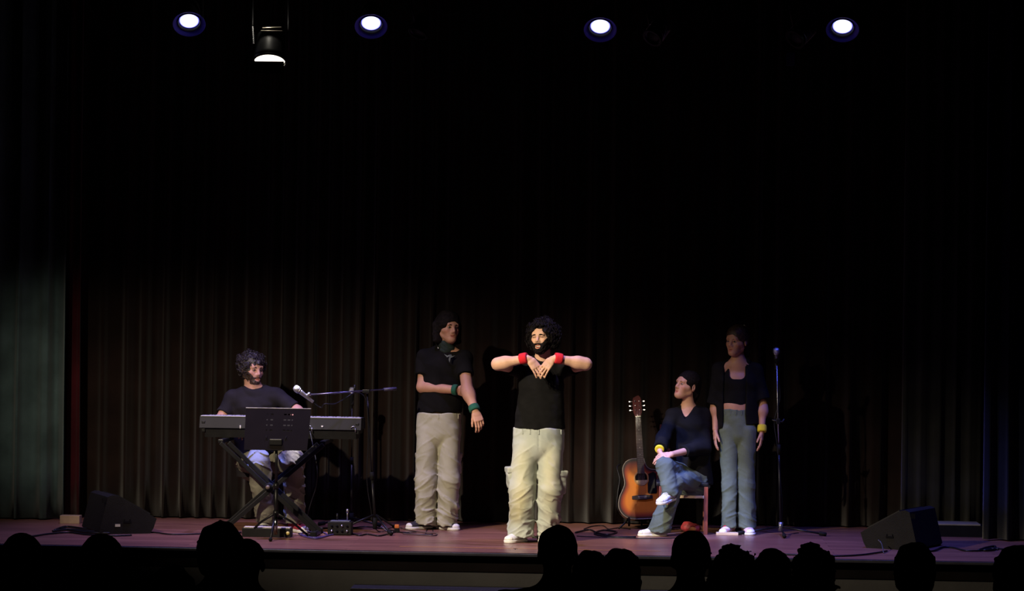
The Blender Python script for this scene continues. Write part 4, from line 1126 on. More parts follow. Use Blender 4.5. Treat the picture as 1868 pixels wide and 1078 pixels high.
S = SDF(); S.u(ell((.01, -.05, .03), (.035, .015, .022)), 0); S.disp(folds(.004, 30, 30)); V, F = S.mesh((-.06, -.09, -.01), (.08, .0, .07), .005); mesh_obj('patch', V, F, mat('orange_patch', (.5, .17, .05), .6), t)
# tape mark
p = meas(940, 1001, .30); tm = MB(); tm.box((0, .012, .001), (.032, .012, .002)); tm.box((0, -.02, .001), (.006, .06, .002)); o = tm.build('tape_mark', rubber, None, (p.x, .33, .0)); meta(o, 'small dark tape cross on the stage floor before the singer', 'tape mark')
ts = MB(); ts.box((0, 0, .0006), (1.95, .028, .0012)); o = ts.build('tape_strip', mat('amber_tape', (.42, .20, .07), .35, var=.1, vscale=6), None, (.14, .37, 0)); meta(o, 'long thin amber tape line along the stage front below the singer', 'tape')
# ------------------------------------------------------------------ the five performers
def trousers(pp, m, waist_c, waist_r, hips, knees, hems, rh, rk, rm, crotch, hem_z, amp=.010, extra=None, cols=None, name='trousers', thigh=None, xr=(1, 0, 0), hi=None, lo=None, gap=.004, mid=None):
    """hips, knees, hems: points for each leg; rh, rk, rm: (side, front) radii at hip, knee and hem"""
    S = SDF(); top = A(waist_c); low = A((crotch[0], crotch[1], crotch[2] + .085))
    if mid is None: mid = lambda z: crotch[0] + 0 * z
    S.u(ecap(top + A((0, 0, .03)), low, (waist_r[0], waist_r[1]), (waist_r[0] * 1.02, waist_r[1] * 1.04), xr), 0)
    for i in range(2):
        lg = SDF(); lg.u(ecap(hips[i], knees[i], rh, rk, xr)); lg.u(ecap(knees[i], A(hems[i]) + A((0, 0, -.03)), rk, rm, xr), .03)
        cr = A(crotch); sg = (-1, 1)[i]
        # each leg keeps to its own side of the middle, so that a gap stays open below the crotch
        def own(p, lg=lg, sg=sg): return np.maximum(lg(p), np.where(p[:, 2] < cr[2] - .01, gap - sg * (p[:, 0] - mid(p[:, 2])), -1))
        S.u(own, .012)
    S.inter(half((0, 0, hem_z), (0, 0, -1)))
    S.inter(half(A(waist_c), (0, 0, 1)))
    if extra: extra(S)
    S.disp(wrinkle(amp, mask=lambda p: np.clip(.35 + 1.0 * np.clip((.60 - p[:, 2]) / .5, 0, 1), .3, 1.3), ph=3.0))
    S.disp(lambda p, d: d - amp * .6 * vnoise(p * A((9, 9, 6)) + 4))
    lo = (-.45, -.6, -.01) if lo is None else lo; hi = (.45, .5, 1.15) if hi is None else hi
    return pp.cloth(name, S, m, lo, hi, .0062, cols)
def cargo(pp, c, R, m, hs=(.022, .075, .095), label=None):
    R = np.array(R, dtype=np.float32); S = SDF(); S.u(rbox(c, hs, R, .018)); S.disp(folds(.006, 18, 26))
    lo, hi = bbox([c], .17); V, F = S.mesh(lo, hi, .006); o = mesh_obj('pocket', V, F, m, pp.root, True, np.ones((len(V), 3)))
    c2 = A(c) + R @ A((0, 0, hs[2] * .76)); S = SDF(); S.u(rbox(c2, (hs[0] + .004, hs[1] + .005, .024), R, .012)); S.disp(folds(.004, 18, 20))
    V, F = S.mesh(lo, hi, .006); mesh_obj('pocket_flap', V, F, m, o, True, np.ones((len(V), 3)))
def belt_loops(pp, m, c, r, n=7):
    q = MB()
    for i in range(n):
        a = -PI + PI * (.16 + .68 * i / (n - 1)); q.box((c[0] + r[0] * math.cos(a) * .985, c[1] + r[1] * math.sin(a) * 1.0, c[2] - .024), (.009, .008, .036))
    o = q.build('belt_loops', m, pp.root); return o

# ---------- the singer
pp = Person('bearded curly haired man with raised elbows, drooping hands and red wristbands', .99, 975, 988)
P = pp.P
H = Frame(P(989, 616, -.06), rotm(-20, 4, -4), 1.02)
sh = [P(950, 672, .02), P(1029, 672, .02)]; el = [P(908, 664, -.17), P(1068, 664, -.17)]; wr = [P(961, 654, -.235), P(1013, 654, -.235)]
neck = P(990, 655, .0)
wc = P(984, 785, .0); ch = P(988, 700, .01); hp = P(981, 815, .01)
head_ops(pp.S, H, mouth=.75, lids=1.15)
pp.torso(ch, P(985, 760, .0), hp, neck=neck, shs=sh, neckr=.058, head=H, w_=(.145, .130, .145))
for i in range(2): pp.arm(sh[i], el[i], wr[i], (.050, .046, .047, .029))
for i, sx in ((0, 1), (1, -1)):
    W = wr[i] + A((sx * .022, -.004, -.004))
    tip = P(985 if i == 0 else 989, 680, -.30); D = tip - W
    pp.hand(W, A((sx * .62, -.15, -.80)), (-sx * .35, .90, -.25), (sx * .3, -.35, .2), curl=(.05, .08, .12, .18), thumb=(.30, .9, .25), spread=.07)
ft = [P(948, 990, -.06), P(990, 988, .02)]
for i in range(2):
    hip = hp + A(((-.09, .09)[i], 0, -.02)); kn = P((952, 1003)[i], 893, -.03); an = A((ft[i][0], ft[i][1] + .03, .09)); pp.leg(hip, kn, an, A((ft[i][0], ft[i][1] - .12, .03)))
pp.finish(H, .75)
eyes_mesh(pp.root, H, (0, -.2), r=.0118, depth=-.0725)
brow_mesh(pp.root, H, hair_dark, .0045, tilt=-.15)
q = MB(); q.box(H(0, -.081, -.0695), (.030 * H.k, .006, .006), Matrix(H.R.tolist())); q.build('teeth', teeth_m, pp.root)
S = SDF(); head_ops(S, H, mouth=.75)
def beard_reg(S, H, mh=.0175, th=.008, top=-.048):
    S.disp(lambda p, d: d - th - .004 * vnoise(p * 90))
    def g(p, d):
        L = H.loc(p); y, z = L[:, 1], L[:, 2]; x = np.abs(L[:, 0])
        line = np.where(x < .034, top, top + (x - .034) * 1.15)       # upper edge climbs to the sideburns
        r = z - line
        r = np.maximum(r, y - .012 - .0 * z); r = np.maximum(r, -(z + .135))
        mouth = 1 - np.linalg.norm(np.stack([L[:, 0] / .0235, (z + .072) / mh], 1), axis=1)
        return np.maximum(np.maximum(d, r), mouth * .017)
    S.disp(g)
beard_reg(S, H)
S.ops = S.ops
lo, hi = bbox([H(x, y, z) for x in (-.09, .09) for y in (-.12, .05) for z in (-.14, .02)], .01); V, F = S.mesh(lo, hi, .0034, .02); mesh_obj('beard', V, F, hair_dark, pp.root)
hair_part(pp.root, H, hair_dark, thick=.020, amp=.016, freq=34, curls=420, curl_r=.015, seed=4, face_cut=(0, -.120, -.034, .076, .092, .098), extra=lambda S: [S.u(ell(H(sx * .045, .035, .01), A((.085, .070, .085)), H.R), .03) for sx in (-1, 1)])
# black short sleeved shirt
S = SDF(); S.u(ecap(P(989, 668, .015), ch, (.135, .085), (.168, .110)), .0); S.u(ecap(ch, P(984, 790, .0), (.168, .112), (.200, .132)), .03)
for i in range(2):
    S.u(cap(P(989, 668, .01), sh[i], .062, .062), .04); e = sh[i] + (el[i] - sh[i]) * .52; sleeve(S, sh[i], e, .068, .066)
S.inter(half(P(984, 781, 0), (0, 0, -1))); S.u(ell(neck + A((0, .01, -.030)), (.105, .070, .050)), .05); S.sub(ell(neck + A((.0, -.035, .040)), (.060, .075, .052)), .008)
S.disp(folds(.007, 7, 9, True, lambda p: np.clip((1.45 - p[:, 2]) * 2, .35, 1))); S.disp(lambda p, d: d - .0015 * vnoise(p * A((30, 30, 50))))
pp.cloth('shirt', S, black_tee, (-.45, -.45, .75), (.5, .3, 1.5))
def ex(S):
    crease(S, [P(982, 836, -.14), P(966, 822, -.15), P(955, 806, -.14)]); crease(S, [P(983, 834, -.14), P(1000, 826, -.15), P(1010, 815, -.13)])
    crease(S, [P(983, 782, -.13), P(983, 830, -.14)], .004, .012);
def wearcol(V):
    c = np.ones((len(V), 3), dtype=np.float32)
    front = np.clip((-V[:, 1] - .0) / .08, 0, 1)
    for kx in (P(954, 880)[0], P(1004, 880)[0]):
        w_ = np.exp(-((V[:, 0] - kx) / .060) ** 2) * np.clip((V[:, 2] - .10) / .22, 0, 1) * np.clip((.80 - V[:, 2]) / .18, 0, 1) * front
        c += w_[:, None] * A((.30, .20, -.06))
    n = vnoise(V * A((7, 7, 5)) + 9)
    st = np.clip((n - .32) * 3, 0, 1) * np.clip((.45 - V[:, 2]) / .2, 0, 1)
    return c * (1 - st[:, None] * A((.18, .26, .42)))
kn = [P(953, 893, -.045), P(1003, 893, -.045)]
def extra_s(S):
    ex(S)
trousers(pp, pale_denim, P(984, 781, .0), (.195, .130), [P(960, 815, 0), P(1005, 815, 0)], kn, [P(951, 978, -.03), P(995, 975, .04)], (.100, .120), (.098, .115), (.095, .128), P(982, 833, 0), .045, .012, extra=extra_s, cols=wearcol)
belt_loops(pp, pale_denim, P(984, 781, .0), (.195, .130))
cargo(pp, P(932, 872, -.0), rotm(14, 0, -6), pale_denim, (.028, .065, .085)); cargo(pp, P(1020, 880, -.05), rotm(-52, 0, 4), pale_denim, (.030, .060, .092))
for i, yaw in ((0, -28), (1, 8)):
    shoe(pp.root, A((ft[i][0], ft[i][1] + .04, 0)), rotm(yaw), white_can, 1.0)
for i, sx in ((0, 1), (1, -1)):
    wristband(pp.root, wr[i] - A((sx * .024, 0, -.001)), wr[i] - el[i], .036, red_fab, .058)

# ---------- long haired man at the back
pp = Person('long haired man in black T-shirt and sage cargo trousers, holding one forearm, dark green wristbands', 2.0, 793, 965, (.80, .72, .72))
P = pp.P
H = Frame(P(818, 598, -.03), rotm(30, 2, 3), 1.02)
neck = P(815, 632, 0); sh = [P(776, 652, .02), P(846, 655, -.02)]; el = [P(771, 706, -.03), P(853, 713, -.20)]; wr = [P(828, 711, -.14), P(865, 745, -.29)]
ch = P(808, 670, .01); hp = P(800, 790, .01)
head_ops(pp.S, H, 0.05)
pp.torso(ch, P(804, 730, 0), hp, neck=neck, shs=sh, neckr=.056, head=H)
for i in range(2): pp.arm(sh[i], el[i], wr[i], (.052, .046, .049, .033))
pp.hand(wr[0] + A((.02, 0, 0)), (.92, .30, -.25), (0, 1, -.1), (0, -.1, 1), curl=(.3, .35, .4, .4))
pp.hand(wr[1] + A((.01, -.01, -.02)), (.36, -.25, -.9), (-.35, .85, -.3), (-.8, -.3, -.1), curl=(.45, .55, .62, .70), thumb=(.40, .85, .35), k=1.05)
ft = [P(776, 965, -.02), P(806, 965, .0)]
for i in range(2): pp.leg(hp + A(((-.085, .085)[i], 0, -.02)), P((780, 818)[i], 875, -.03), A((ft[i][0], .03, .09)), A((ft[i][0], -.1, .03)))
pp.finish(H, .05, hi=(.6, .5, 1.95))
eyes_mesh(pp.root, H, (.2, 0)); brow_mesh(pp.root, H, hair_dark, .0045)
def longhair(S):
    for sx in (-1, 1): S.u(ecap(H(sx * .072, .03, .02), H(sx * .082, .015, -.105), (.028, .055), (.022, .045), H.R[:, 1]), .03)
    S.u(ecap(H(0, .07, .03), H(0, .065, -.13), (.085, .05), (.075, .035), H.R[:, 0]), .03)
hair_part(pp.root, H, hair_dark, thick=.020, amp=.004, freq=26, extra=longhair, face_cut=(0, -.115, -.035, .066, .090, .088))
S = SDF(); S.u(ecap(P(813, 650, .01), ch, (.14, .085), (.185, .115)), 0); S.u(ecap(ch, P(802, 757, 0), (.185, .118), (.180, .125)), .03)
for i in range(2):
    S.u(cap(P(812, 648, .01), sh[i], .060, .066), .04); e = sh[i] + (el[i] - sh[i]) * (.58, .52)[i]; sleeve(S, sh[i], e, .070, .066)
S.inter(half(P(802, 752, 0), (0, 0, -1))); S.sub(ell(neck + A((.0, -.03, .03)), (.062, .07, .045)), .01)
S.disp(folds(.008, 7, 9)); pp.cloth('shirt', S, black_tee, (-.4, -.45, .75), (.5, .35, 1.55))
# printed winged mark on the chest
q = MB(); c0 = P(820, 651, -.128); 
for pts in ([(-.045, .022), (-.02, -.004), (.0, .006), (.004, .020), (-.018, .010)], [(.0, .006), (.012, -.008), (.045, .012), (.02, .006), (.010, .022)], [(.0, .006), (.010, -.008), (.002, -.045), (-.006, -.02)]):
    q.prism(pts, -.004, .0, lambda u, v, w_: Vector((c0[0] + u, c0[1] + w_ + abs(u) * .3 + (.02 - v) * -.05, c0[2] + v)))
q.build('chest_print', mat('grey_print', (.12, .14, .135), .7), pp.root)
S = SDF(); S.u(cap(neck + A((-.005, -.012, .015)), neck + A((-.0, -.008, -.01)), .068, .074)); S.sub(cap(neck + A((0, 0, .0)), neck + A((0, -.01, .12)), .056, .060), .004); S.inter(half(neck + A((0, 0, .032)), (0, .25, 1))); S.disp(folds(.006, 16, 26))
V, F = S.mesh(neck - .12, neck + .12, .005); o = mesh_obj('neckerchief', V, F, mat('dark_green_scarf', (.010, .022, .018), .9, var=.2), pp.root)
q = MB(); q.tube([neck + A((-.075, -.03, .01)), neck + A((-.06, -.06, -.02))], .008, 6); q.build('clip', steel, pp.root)
def ex2(S):
    crease(S, [P(800, 812, -.13), P(790, 800, -.14), P(778, 792, -.13)]); crease(S, [P(802, 812, -.13), P(815, 800, -.14), P(828, 795, -.12)]); crease(S, [P(802, 756, -.13), P(802, 805, -.14)], .004, .012)
trousers(pp, grey_denim, P(802, 753, .0), (.178, .122), [P(782, 785, 0), P(820, 785, 0)], [P(778, 875, -.03), P(819, 875, -.03)], [P(779, 955, -.0), P(813, 955, .0)], (.092, .115), (.088, .108), (.090, .122), P(800, 808, 0), .040, .011, extra=ex2)
belt_loops(pp, grey_denim, P(802, 753, .0), (.178, .122))
cargo(pp, P(764, 846, 0), rotm(10), grey_denim, (.022, .065, .085)); cargo(pp, P(834, 846, -.0), rotm(-14), grey_denim, (.020, .065, .085))
for i, yaw in ((0, -48), (1, 46)): shoe(pp.root, A((ft[i][0] + (-.0, .0)[i], .02, 0)), rotm(yaw), black_can, .98)
wristband(pp.root, wr[0] + A((.012, 0, 0)), wr[0] - el[0], .038, green_fab, .04); wristband(pp.root, wr[1] + A((.0, 0, 0)), wr[1] - el[1], .038, green_fab, .05)

# ---------- keyboard player
pp = Person('seated curly haired man in black T-shirt playing the keyboard, head turned right', 1.92, 488, 958, (.95, .88, .95))
P = pp.P
H = Frame(P(460, 674, -.0), rotm(40, -3, 2), 1.03)
neck = P(463, 706, .0); sh = [P(423, 727, .02), P(505, 722, -.02)]; el = [P(401, 768, -.05), P(543, 750, -.10)]; wr = [P(438, 785, -.22), P(537, 786, -.24)]
ch = P(466, 740, .01); hp = P(468, 840, .06)
head_ops(pp.S, H, 0.0)
pp.torso(ch, P(467, 800, .02), hp, neck=neck, shs=sh, neckr=.058, head=H)
for i in range(2):
    pp.arm(sh[i], el[i], wr[i], (.050, .044, .045, .029))
    pp.hand(wr[i] + A((0, -.01, 0)), ((.35, -.1)[i], -.95, -.12), (0, .1, -1), ((1, -1)[i], 0, 0), curl=(.4, .42, .44, .46))
kn = [P(471, 839, -.60), P(535, 839, -.58)]; an = [P(486, 945, -.42), P(537, 948, -.40)]
for i in range(2): pp.leg(hp + A(((-.09, .09)[i], -.02, -.02)), kn[i], an[i], an[i] + A(((-.03, .05)[i], -.12, -.05)))
pp.finish(H, .0, hi=(.6, .5, 1.75))
eyes_mesh(pp.root, H, (.1, 0)); brow_mesh(pp.root, H, hair_dark, .0045)
S = SDF(); head_ops(S, H, .0); beard_reg(S, H, mh=.0135, th=.0028, top=-.054)
lo, hi = bbox([H(x, y, z) for x in (-.09, .09) for y in (-.12, .05) for z in (-.14, .02)], .01); V, F = S.mesh(lo, hi, .0034, .02); mesh_obj('beard', V, F, hair_brown, pp.root)
hair_part(pp.root, H, mat('dark_brown_hair', (.022, .015, .016), .5, var=.3, vscale=60, bump=.6, bscale=120, spec=.5), thick=.018, amp=.016, freq=30, curls=300, curl_r=.013, seed=9, face_cut=(.012, -.105, -.036, .088, .104, .090))
S = SDF(); S.u(ecap(P(464, 722, .01), ch, (.14, .085), (.185, .115)), 0); S.u(ecap(ch, P(467, 870, .04), (.180, .112), (.155, .12)), .03)
for i in range(2):
    S.u(cap(P(464, 718, .01), sh[i], .064, .063), .04); e = sh[i] + (el[i] - sh[i]) * (.66, .84)[i]; sleeve(S, sh[i], e, .063, .060)
S.inter(half(P(467, 885, 0), (0, 0, -1))); S.u(ell(neck + A((0, .01, -.030)), (.105, .070, .050)), .05); S.sub(ell(neck + A((.0, -.035, .040)), (.060, .075, .052)), .008)
S.disp(folds(.010, 7, 9)); pp.cloth('shirt', S, mat('washed_black_jersey', (.012, .010, .013), .85, var=.2, bump=.3, bscale=220, spec=.25), (-.5, -.45, .4), (.5, .35, 1.35))
S = SDF(); S.u(ecap(P(467, 845, .04), P(468, 852, .06), (.14, .11), (.14, .12)))
for i in range(2):
    S.u(ecap(hp + A(((-.09, .09)[i], -.02, -.02)), kn[i] + A((0, .02, .0)), (.080, .082), (.086, .084), (1, 0, 0)), .03)
    e = an[i] + A(((-.0, .0)[i], .02, -.02)); S.u(ecap(kn[i] + A((0, .01, -.02)), e, (.084, .09), (.080, .10), (1, 0, 0)), .03)
S.inter(half((0, 0, .07), (0, 0, -1))); S.disp(wrinkle(.012)); S.disp(lambda p, d: d - .006 * vnoise(p * A((9, 9, 8))))
pp.cloth('trousers', S, mat('khaki_denim', (.20, .19, .145), .85, var=.1, vscale=5, bump=.5, bscale=260, spec=.2), (-.45, -.85, .0), (.45, .35, .75))
shoe(pp.root, A((an[0][0], an[0][1] + .03, .0)), rotm(-10), white_can, .98); shoe(pp.root, A((an[1][0], an[1][1] + .03, .0)), rotm(35), mat('red_canvas', (.35, .03, .05), .8), .98)

# ---------- seated woman
pp = Person('seated woman with short dark hair, legs crossed, hands clasped on her knee', 2.05, 1240, 975, (1.0, .92, .95))
P = pp.P
H = Frame(P(1253, 704, -.02), rotm(-52, 14, 4), .97)
neck = P(1256, 742, .01); sh = [P(1228, 757, -.04), P(1283, 757, .04)]; el = [P(1210, 800, -.14), P(1284, 815, -.08)]; wr = [P(1204, 822, -.32), P(1226, 829, -.36)]
ch = P(1256, 772, .0); hp = P(1262, 868, .02)
head_ops(pp.S, H, 0.0, fem=True)
pp.torso(ch, P(1258, 822, .0), hp, (.125, .105, .145), (.09, .08, .11), neck=neck, shs=sh, neckr=.046, head=H)
for i in range(2): pp.arm(sh[i], el[i], wr[i], (.042, .036, .037, .024))
pp.hand(wr[0] + A((-.002, 0, -.01)), (.2, -.35, -.85), (.85, .3, .1), (.2, -.9, .3), curl=(.4, .45, .5, .5), k=.92)
pp.hand(wr[1] + A((-.01, -.005, .0)), (-.93, -.15, -.22), (-.15, .6, -.75), (-.1, -.7, .5), curl=(.35, .4, .45, .5), k=.92, thumb=(.5, .8, .1))
knc = P(1213, 850, -.40); anc = P(1222, 893, -.45); knp = P(1232, 880, -.36); anp = P(1203, 958, -.36)
pp.leg(hp + A((-.06, -.03, 0)), knc, anc, anc + A((-.06, -.10, -.03)), .92)
pp.leg(hp + A((.06, -.03, 0)), knp, anp, anp + A((-.10, -.05, -.03)), .92)
pp.finish(H, 0, hi=(.6, .5, 1.5))
eyes_mesh(pp.root, H, (0, .1)); brow_mesh(pp.root, H, hair_dark, .003)
def shorth(S):
    S.u(ell(H(0, .085, -.045), A((.060, .050, .060)), H.R), .03); S.u(ell(H(0, .09, -.09), A((.03, .03, .05)), H.R), .02)
hair_part(pp.root, H, hair_dark, thick=.011, amp=.0022, freq=36, extra=shorth, face_cut=(0, -.125, -.040, .082, .102, .106), curls=0)
S = SDF(); S.u(ecap(P(1256, 755, .0), ch, (.12, .08), (.150, .115)), 0); S.u(ecap(ch, P(1262, 880, .02), (.150, .12), (.175, .15)), .03)
for i in range(2):
    S.u(cap(P(1256, 756, .0), sh[i], .050, .055), .04); S.u(cap(sh[i], el[i], .058, .054), .03); e = el[i] + (wr[i] - el[i]) * (.80, .62)[i]; sleeve(S, el[i], e, .058, .050)
S.inter(half(P(1262, 884, 0), (0, 0, -1))); 
vb = P(1250, 764, -.10); S.sub(ell(neck + A((0, -.01, .03)), (.058, .055, .045)), .01); S.sub(cap(neck + A((-.012, -.06, .015)), vb, .050, .010), .008)
S.disp(folds(.010, 7, 10)); pp.cloth('top', S, black_tee, (-.4, -.6, .3), (.45, .35, 1.12))
S = SDF(); S.u(ecap(P(1261, 868, .02), P(1262, 876, .02), (.16, .14), (.16, .14)))
S.u(ecap(hp + A((-.05, -.02, .0)), knc + A((.0, 0, 0)), (.088, .088), (.070, .068)), .03); S.u(cap(knc, anc + A((0, 0, -.02)), .066, .062), .02)
S.u(ecap(hp + A((.05, -.02, -.02)), knp, (.088, .085), (.070, .070)), .03); S.u(ecap(knp, anp + A((-.01, 0, -.06)), (.066, .07), (.088, .085)), .02)
e = anc + A((0, 0, -.025)); S.sub(cap(e + A((-.01, -.06, -.09)), e + A((-.0, -.01, -.075)), .07, .07)); S.inter(half((0, 0, .035), (0, 0, -1))); S.disp(wrinkle(.008)); S.disp(lambda p, d: d - .004 * vnoise(p * A((9, 9, 8))))
pp.cloth('jeans', S, blue_denim, (-.45, -.75, .0), (.45, .35, .75))
shoe(pp.root, A((anp[0], anp[1] + .01, .0)), rotm(-72), white_can, .90)
shoe(pp.root, anc + A((.0, .01, -.09)), rotm(-30, -8, 0), white_can, .90)
wristband(pp.root, wr[0] + A((-.004, -.0, .012)), wr[0] - el[0], .031, yellow_fab, .02, 'bracelet')

# ---------- standing woman
pp = Person('standing woman in black crop top and open black cardigan with grey blue jeans, yellow wristband', 2.08, 1345, 973, (.80, .70, .68))
P = pp.P
H = Frame(P(1344, 622, -.03), rotm(-34, -3, 2), .98)
neck = P(1347, 657, .0); sh = [P(1313, 674, -.01), P(1378, 676, .02)]; el = [P(1306, 735, .02), P(1391, 738, .02)]; wr = [P(1305, 782, -.05), P(1390, 784, -.05)]
ch = P(1345, 695, .01); hp = P(1345, 790, .01)
head_ops(pp.S, H, 0.0, fem=True)
pp.torso(ch, P(1342, 742, .0), hp, (.130, .112, .15), (.098, .088, .11), neck=neck, shs=sh, neckr=.046, head=H)
for i in range(2): pp.arm(sh[i], el[i], wr[i], (.040, .034, .035, .023))
for i in range(2): pp.hand(wr[i] + A((0, 0, -.01)), (-.04, -.15, -.97), ((1, -1)[i] * .9, .2, 0), (0, -1, .1), curl=(.2, .25, .3, .35), k=.92, thumb=(.4, .85, .3))
ft = [P(1331, 971, -.02), P(1362, 972, .0)]
for i in range(2): pp.leg(hp + A(((-.075, .075)[i], 0, -.02)), P((1331, 1360)[i], 880, -.03), A((ft[i][0], .04, .08)), A((ft[i][0], -.08, .03)), .9)
pp.finish(H, 0, hi=(.6, .5, 1.8))
eyes_mesh(pp.root, H, (0, 0)); brow_mesh(pp.root, H, hair_brown, .003)
def tied(S):
    S.u(ell(H(0, .105, .035), A((.040, .040, .040)), H.R), .02); S.u(ecap(H(.0, .125, .03), H(.012, .135, -.12), (.028, .028), (.030, .024)), .02)
hair_part(pp.root, H, hair_brown, thick=.013, amp=.0022, freq=32, extra=tied, face_cut=(0, -.125, -.040, .081, .102, .104), curls=20, curl_r=.008)
q = MB(); q.sphere(H(.02, .085, .125), .009, 10, 6); q.box(H(-.01, .09, .122), (.03, .012, .012)); q.build('hair_clip', chrome, pp.root)
S = SDF(); S.u(ecap(P(1346, 680, .0), ch, (.115, .09), (.143, .112)), 0); S.u(ecap(ch, P(1342, 745, 0), (.143, .114), (.125, .102)), .03)
for i in range(2): S.u(cap(neck + A((((-.07, .07)[i]), 0, -.02)), ch + A(((-.09, .09)[i], 0, 0)), .035, .05), .02)
S.inter(half(P(1342, 740, 0), (0, 0, -1))); S.sub(rbox(P(1345, 668, -.08), (.064, .09, .105), None, .04), .01); S.disp(folds(.003, 8, 10))
pp.cloth('crop_top', S, black_tee, (-.3, -.3, .9), (.3, .3, 1.5))
S = SDF(); S.u(ecap(P(1346, 678, .01), ch, (.13, .085), (.175, .125)), 0); S.u(ecap(ch, P(1344, 775, .02), (.175, .125), (.19, .135)), .03)
for i in range(2): S.u(cap(neck + A((0, .01, -.03)), sh[i], .050, .055), .04); sleeve(S, sh[i], sh[i] + (el[i] - sh[i]) * (1.0, .84)[i], .060, .070)
S.inter(half(P(1344, 778, 0), (.15, 0, -1))); S.sub(rbox(P(1341, 700, -.16), (.088, .125, .55), None, .04), .01)
S.sub(cut(ecap(P(1346, 678, .01), P(1344, 790, .01), (.128, .09), (.15, .105)), half((0, -.02, 0), (0, 1, 0)))); S.sub(ell(neck + A((0, -.02, .03)), (.075, .07, .06)), .01)
S.disp(folds(.007, 7, 9)); pp.cloth('cardigan', S, black_tee, (-.4, -.45, .7), (.45, .35, 1.55))
def ex3(S):
    crease(S, [P(1345, 812, -.12), P(1335, 803, -.13), P(1325, 796, -.12)], .004); crease(S, [P(1346, 812, -.12), P(1358, 803, -.13)], .004); crease(S, [P(1343, 748, -.12), P(1343, 805, -.12)], .003, .01)
trousers(pp, blue_denim, P(1342, 746, .0), (.130, .105), [P(1329, 785, 0), P(1361, 785, 0)], [P(1333, 885, -.02), P(1361, 885, -.02)], [P(1334, 960, -.0), P(1362, 962, .0)], (.086, .105), (.068, .078), (.080, .10), P(1345, 810, 0), .052, .006, extra=ex3,
         cols=lambda V: np.ones((len(V), 3)) * A((1.0, 1.0, .92)))
belt_loops(pp, blue_denim, P(1342, 746, .0), (.130, .105))
for i, yaw in ((0, -22), (1, 10)):
    o = shoe(pp.root, A((ft[i][0], .0, .0)), rotm(yaw), mat('white_red_canvas', (.66, .55, .52), .8, var=.1, vscale=14, col2=(.35, .03, .03)), .90, high=False, laces=red_fab)
wristband(pp.root, wr[1] + A((0, 0, .01)), wr[1] - el[1], .031, yellow_fab, .055)
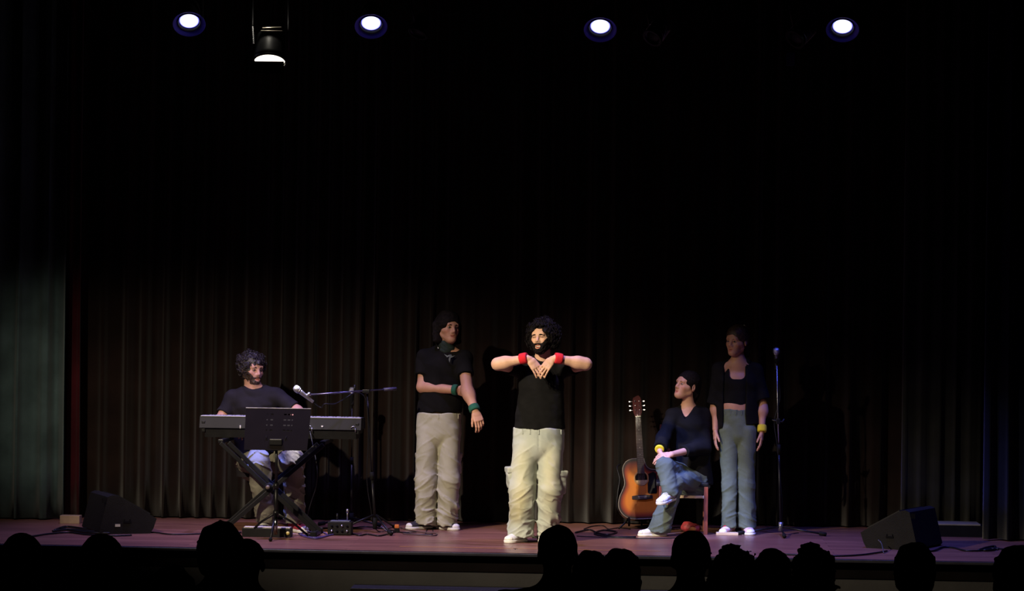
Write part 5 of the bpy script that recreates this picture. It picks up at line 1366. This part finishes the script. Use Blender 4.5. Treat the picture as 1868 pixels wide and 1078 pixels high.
# ------------------------------------------------------------------ spectators, seen from behind as dark heads
seat_m = mat('seat_plush', (.006, .004, .005), .95, var=.2, spec=.03)
def hall_z(y): return -1.08 + max(0, (-2.0 - y)) * (2.10 / 22.0)
ROWS = {'front': -6.85, 'middle': -8.0, 'near': -9.15}
for nm, y in ROWS.items():
    t = empty('bench', (0, y, hall_z(y)), 'long dark upholstered bench under the %s row of spectators' % {'front': 'furthest', 'middle': 'middle', 'near': 'nearest'}[nm], 'bench')
    q = MB(); q.box((0, -.03, .42), (9.5, .40, .08), bev=.02); q.build('seat', seat_m, t)
    q = MB(); q.box((0, -.275, .60), (9.5, .05, .44), bev=.02); q.build('backrest', seat_m, t)
    for x in (-4.5, -2.25, 0, 2.25, 4.5):
        q = MB(); q.box((x, -.08, .19), (.05, .36, .38)); q.build('leg', seat_m, t)
def spectator(px, py, wpx, label, Y, hair='short', k=1.0, shw=.19, turn=0, lean=0.0):
    """px, py: crown of the head in the photograph; wpx: width of the head there"""
    c = meas(px, py, Y); z0 = hall_z(Y); sc = k
    root = empty('person', (c.x, Y, z0), label, 'person', group=None)
    top = c.z - z0                                    # seated height
    T = {'short': .010, 'full': .022, 'curly': .024, 'long': .018, 'bald': .003}[hair]
    hz = top - (.118 + T * .8) * sc
    H = Frame((0, 0, hz), rotm(180 + turn, 0, 0), sc)
    S = SDF()
    S.u(ell(H(0, .014, .032), A((.076, .096, .086)) * sc, H.R)); S.u(ecap(H(0, -.028, .03), H(0, -.048, -.08), (.064 * sc, .055 * sc), (.034 * sc, .036 * sc)), .03)
    S.u(ecap(H(0, -.09, .0), H(0, -.108, -.034), (.009, .01), (.013, .012)), .014)
    for sx in (-1, 1):
        S.u(ell(H(sx * .082, .012, -.006), A((.011, .020, .033)) * sc, H.R), .006); S.sub(ell(H(sx * .031, -.098, .0), (.018, .014, .013), H.R), .016)
    S.u(cap(H(0, -.085, -.066), H(0.001, -.085, -.074), .012, .012), .01)
    nk = A((lean, -.02, hz - .15)); S.u(cap(H(0, .02, -.05), nk, .054, .060), .03)
    hp = A((0, -.10, .55)); chst = A((lean, -.05, hz - .28))
    for sx in (-1, 1):
        sh = A((sx * shw + lean, -.03, hz - .215)); S.u(cap(nk, sh, .050, .062), .05); el = A((sx * (shw + .05), .05, .68)); wr = A((sx * .12, .26, .64))
        S.u(cap(sh, el, .055, .045), .03); S.u(cap(el, wr, .045, .032), .02)
        S.u(ecap(wr, wr + A((-sx * .03, .09, -.015)), (.042, .018), (.040, .014)), .01)
        for f in range(4): S.u(cap(wr + A((-sx * .03 + (f - 1.5) * .02, .08, -.012)), wr + A((-sx * .04 + (f - 1.5) * .022, .155 - .01 * abs(f - 1.4), -.04)), .009, .008))
        S.u(cap(wr + A((-sx * .03, .03, 0)), wr + A((-sx * .075, .075, -.01)), .013, .010), .006)
        kn = A((sx * .11, .36, .53)); an = A((sx * .12, .38, .10)); S.u(cap((sx * .09, -.06, .55), kn, .085, .062), .04); S.u(cap(kn, an, .058, .040), .02); S.u(cap(an + A((0, -.03, -.055)), an + A((0, .15, -.07)), .045, .032), .02)
    S.u(ecap(chst, hp, (shw * .95, .115), (.165, .13)), .05)
    S.inter(half((0, 0, .001), (0, 0, -1)))
    V, F = S.mesh((-.42, -.36, -.02), (.42, .62, top + .05), .011, .02)
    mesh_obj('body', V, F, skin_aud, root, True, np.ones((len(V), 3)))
    # jacket: everything from the collar to the hips, sleeves to the wrists
    J = SDF(); J.u(ecap(chst, hp, (shw * .98, .130), (.18, .145)))
    for sx in (-1, 1):
        sh = A((sx * shw + lean, -.03, hz - .215)); J.u(cap(nk - A((0, 0, .02)), sh, .058, .072), .05); el = A((sx * (shw + .05), .05, .68)); wr = A((sx * .12, .26, .64))
        J.u(cap(sh, el, .066, .056), .03); J.u(cap(el, wr, .056, .044), .02)
    J.sub(cap(nk + A((0, .0, .02)), nk + A((0, .0, .12)), .056, .062)); J.disp(folds(.006, 8, 9))
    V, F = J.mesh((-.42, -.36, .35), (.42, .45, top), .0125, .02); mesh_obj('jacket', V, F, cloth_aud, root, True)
    def ex(S):
        if hair == 'long':
            for sx in (-1, 1): S.u(ecap(H(sx * .07, .04, .0), H(sx * .085, .05, -.19), (.035, .06), (.03, .045), H.R[:, 1]), .03)
            S.u(ecap(H(0, .085, .03), H(0, .09, -.22), (.095, .05), (.10, .035), H.R[:, 0]), .03)
        if hair == 'full': S.u(ell(H(0, .05, -.02), A((.095, .07, .09)) * sc, H.R), .03)
        if hair == 'curly': S.u(ell(H(0, .04, .0), A((.105, .09, .09)) * sc, H.R), .03)
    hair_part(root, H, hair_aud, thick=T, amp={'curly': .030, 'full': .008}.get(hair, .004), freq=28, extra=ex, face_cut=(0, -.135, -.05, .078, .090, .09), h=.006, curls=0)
    return root
M_, N_, F_ = ROWS['middle'], ROWS['near'], ROWS['front']
spectator(42, 975, 72, 'dark head of the spectator furthest left, before the stage edge', M_, 'short', 1.02)
spectator(187, 977, 74, 'dark spectator with long hair in front of the left floor monitor', N_, 'long', .90)
spectator(316, 1034, 80, 'low dark rounded head between the long haired spectator and the tall one', M_, 'full', 1.0, shw=.16)
spectator(404, 954, 74, 'tall dark spectator in front of the left end of the keyboard', N_, 'full', .92, shw=.19)
spectator(452, 985, 50, 'dark head half hidden behind the right shoulder of the tall spectator', F_, 'short', .95)
spectator(1019, 960, 66, 'short haired dark head of the spectator below the singer', N_, 'short', .89, shw=.20, turn=-8)
spectator(1078, 1007, 60, 'low dark head just right of the spectator below the singer', F_, 'full', .90)
spectator(1132, 1004, 60, 'low dark head below the guitar', M_, 'full', .92)
spectator(1261, 970, 66, 'dark round head of the spectator below the seated woman', N_, 'short', .89)
spectator(1338, 1003, 80, 'wide bushy dark head below the standing woman', M_, 'curly', .98)
spectator(1409, 1004, 54, 'small dark head below the straight microphone stand', F_, 'full', .92)
spectator(1483, 1001, 72, 'bushy dark head right of the straight microphone stand', N_, 'curly', .84)
spectator(1668, 993, 66, 'dark head of the spectator in front of the right floor monitor', M_, 'full', .92)
spectator(1855, 999, 80, 'dark head of the spectator at the far right edge', M_, 'full', 1.05)
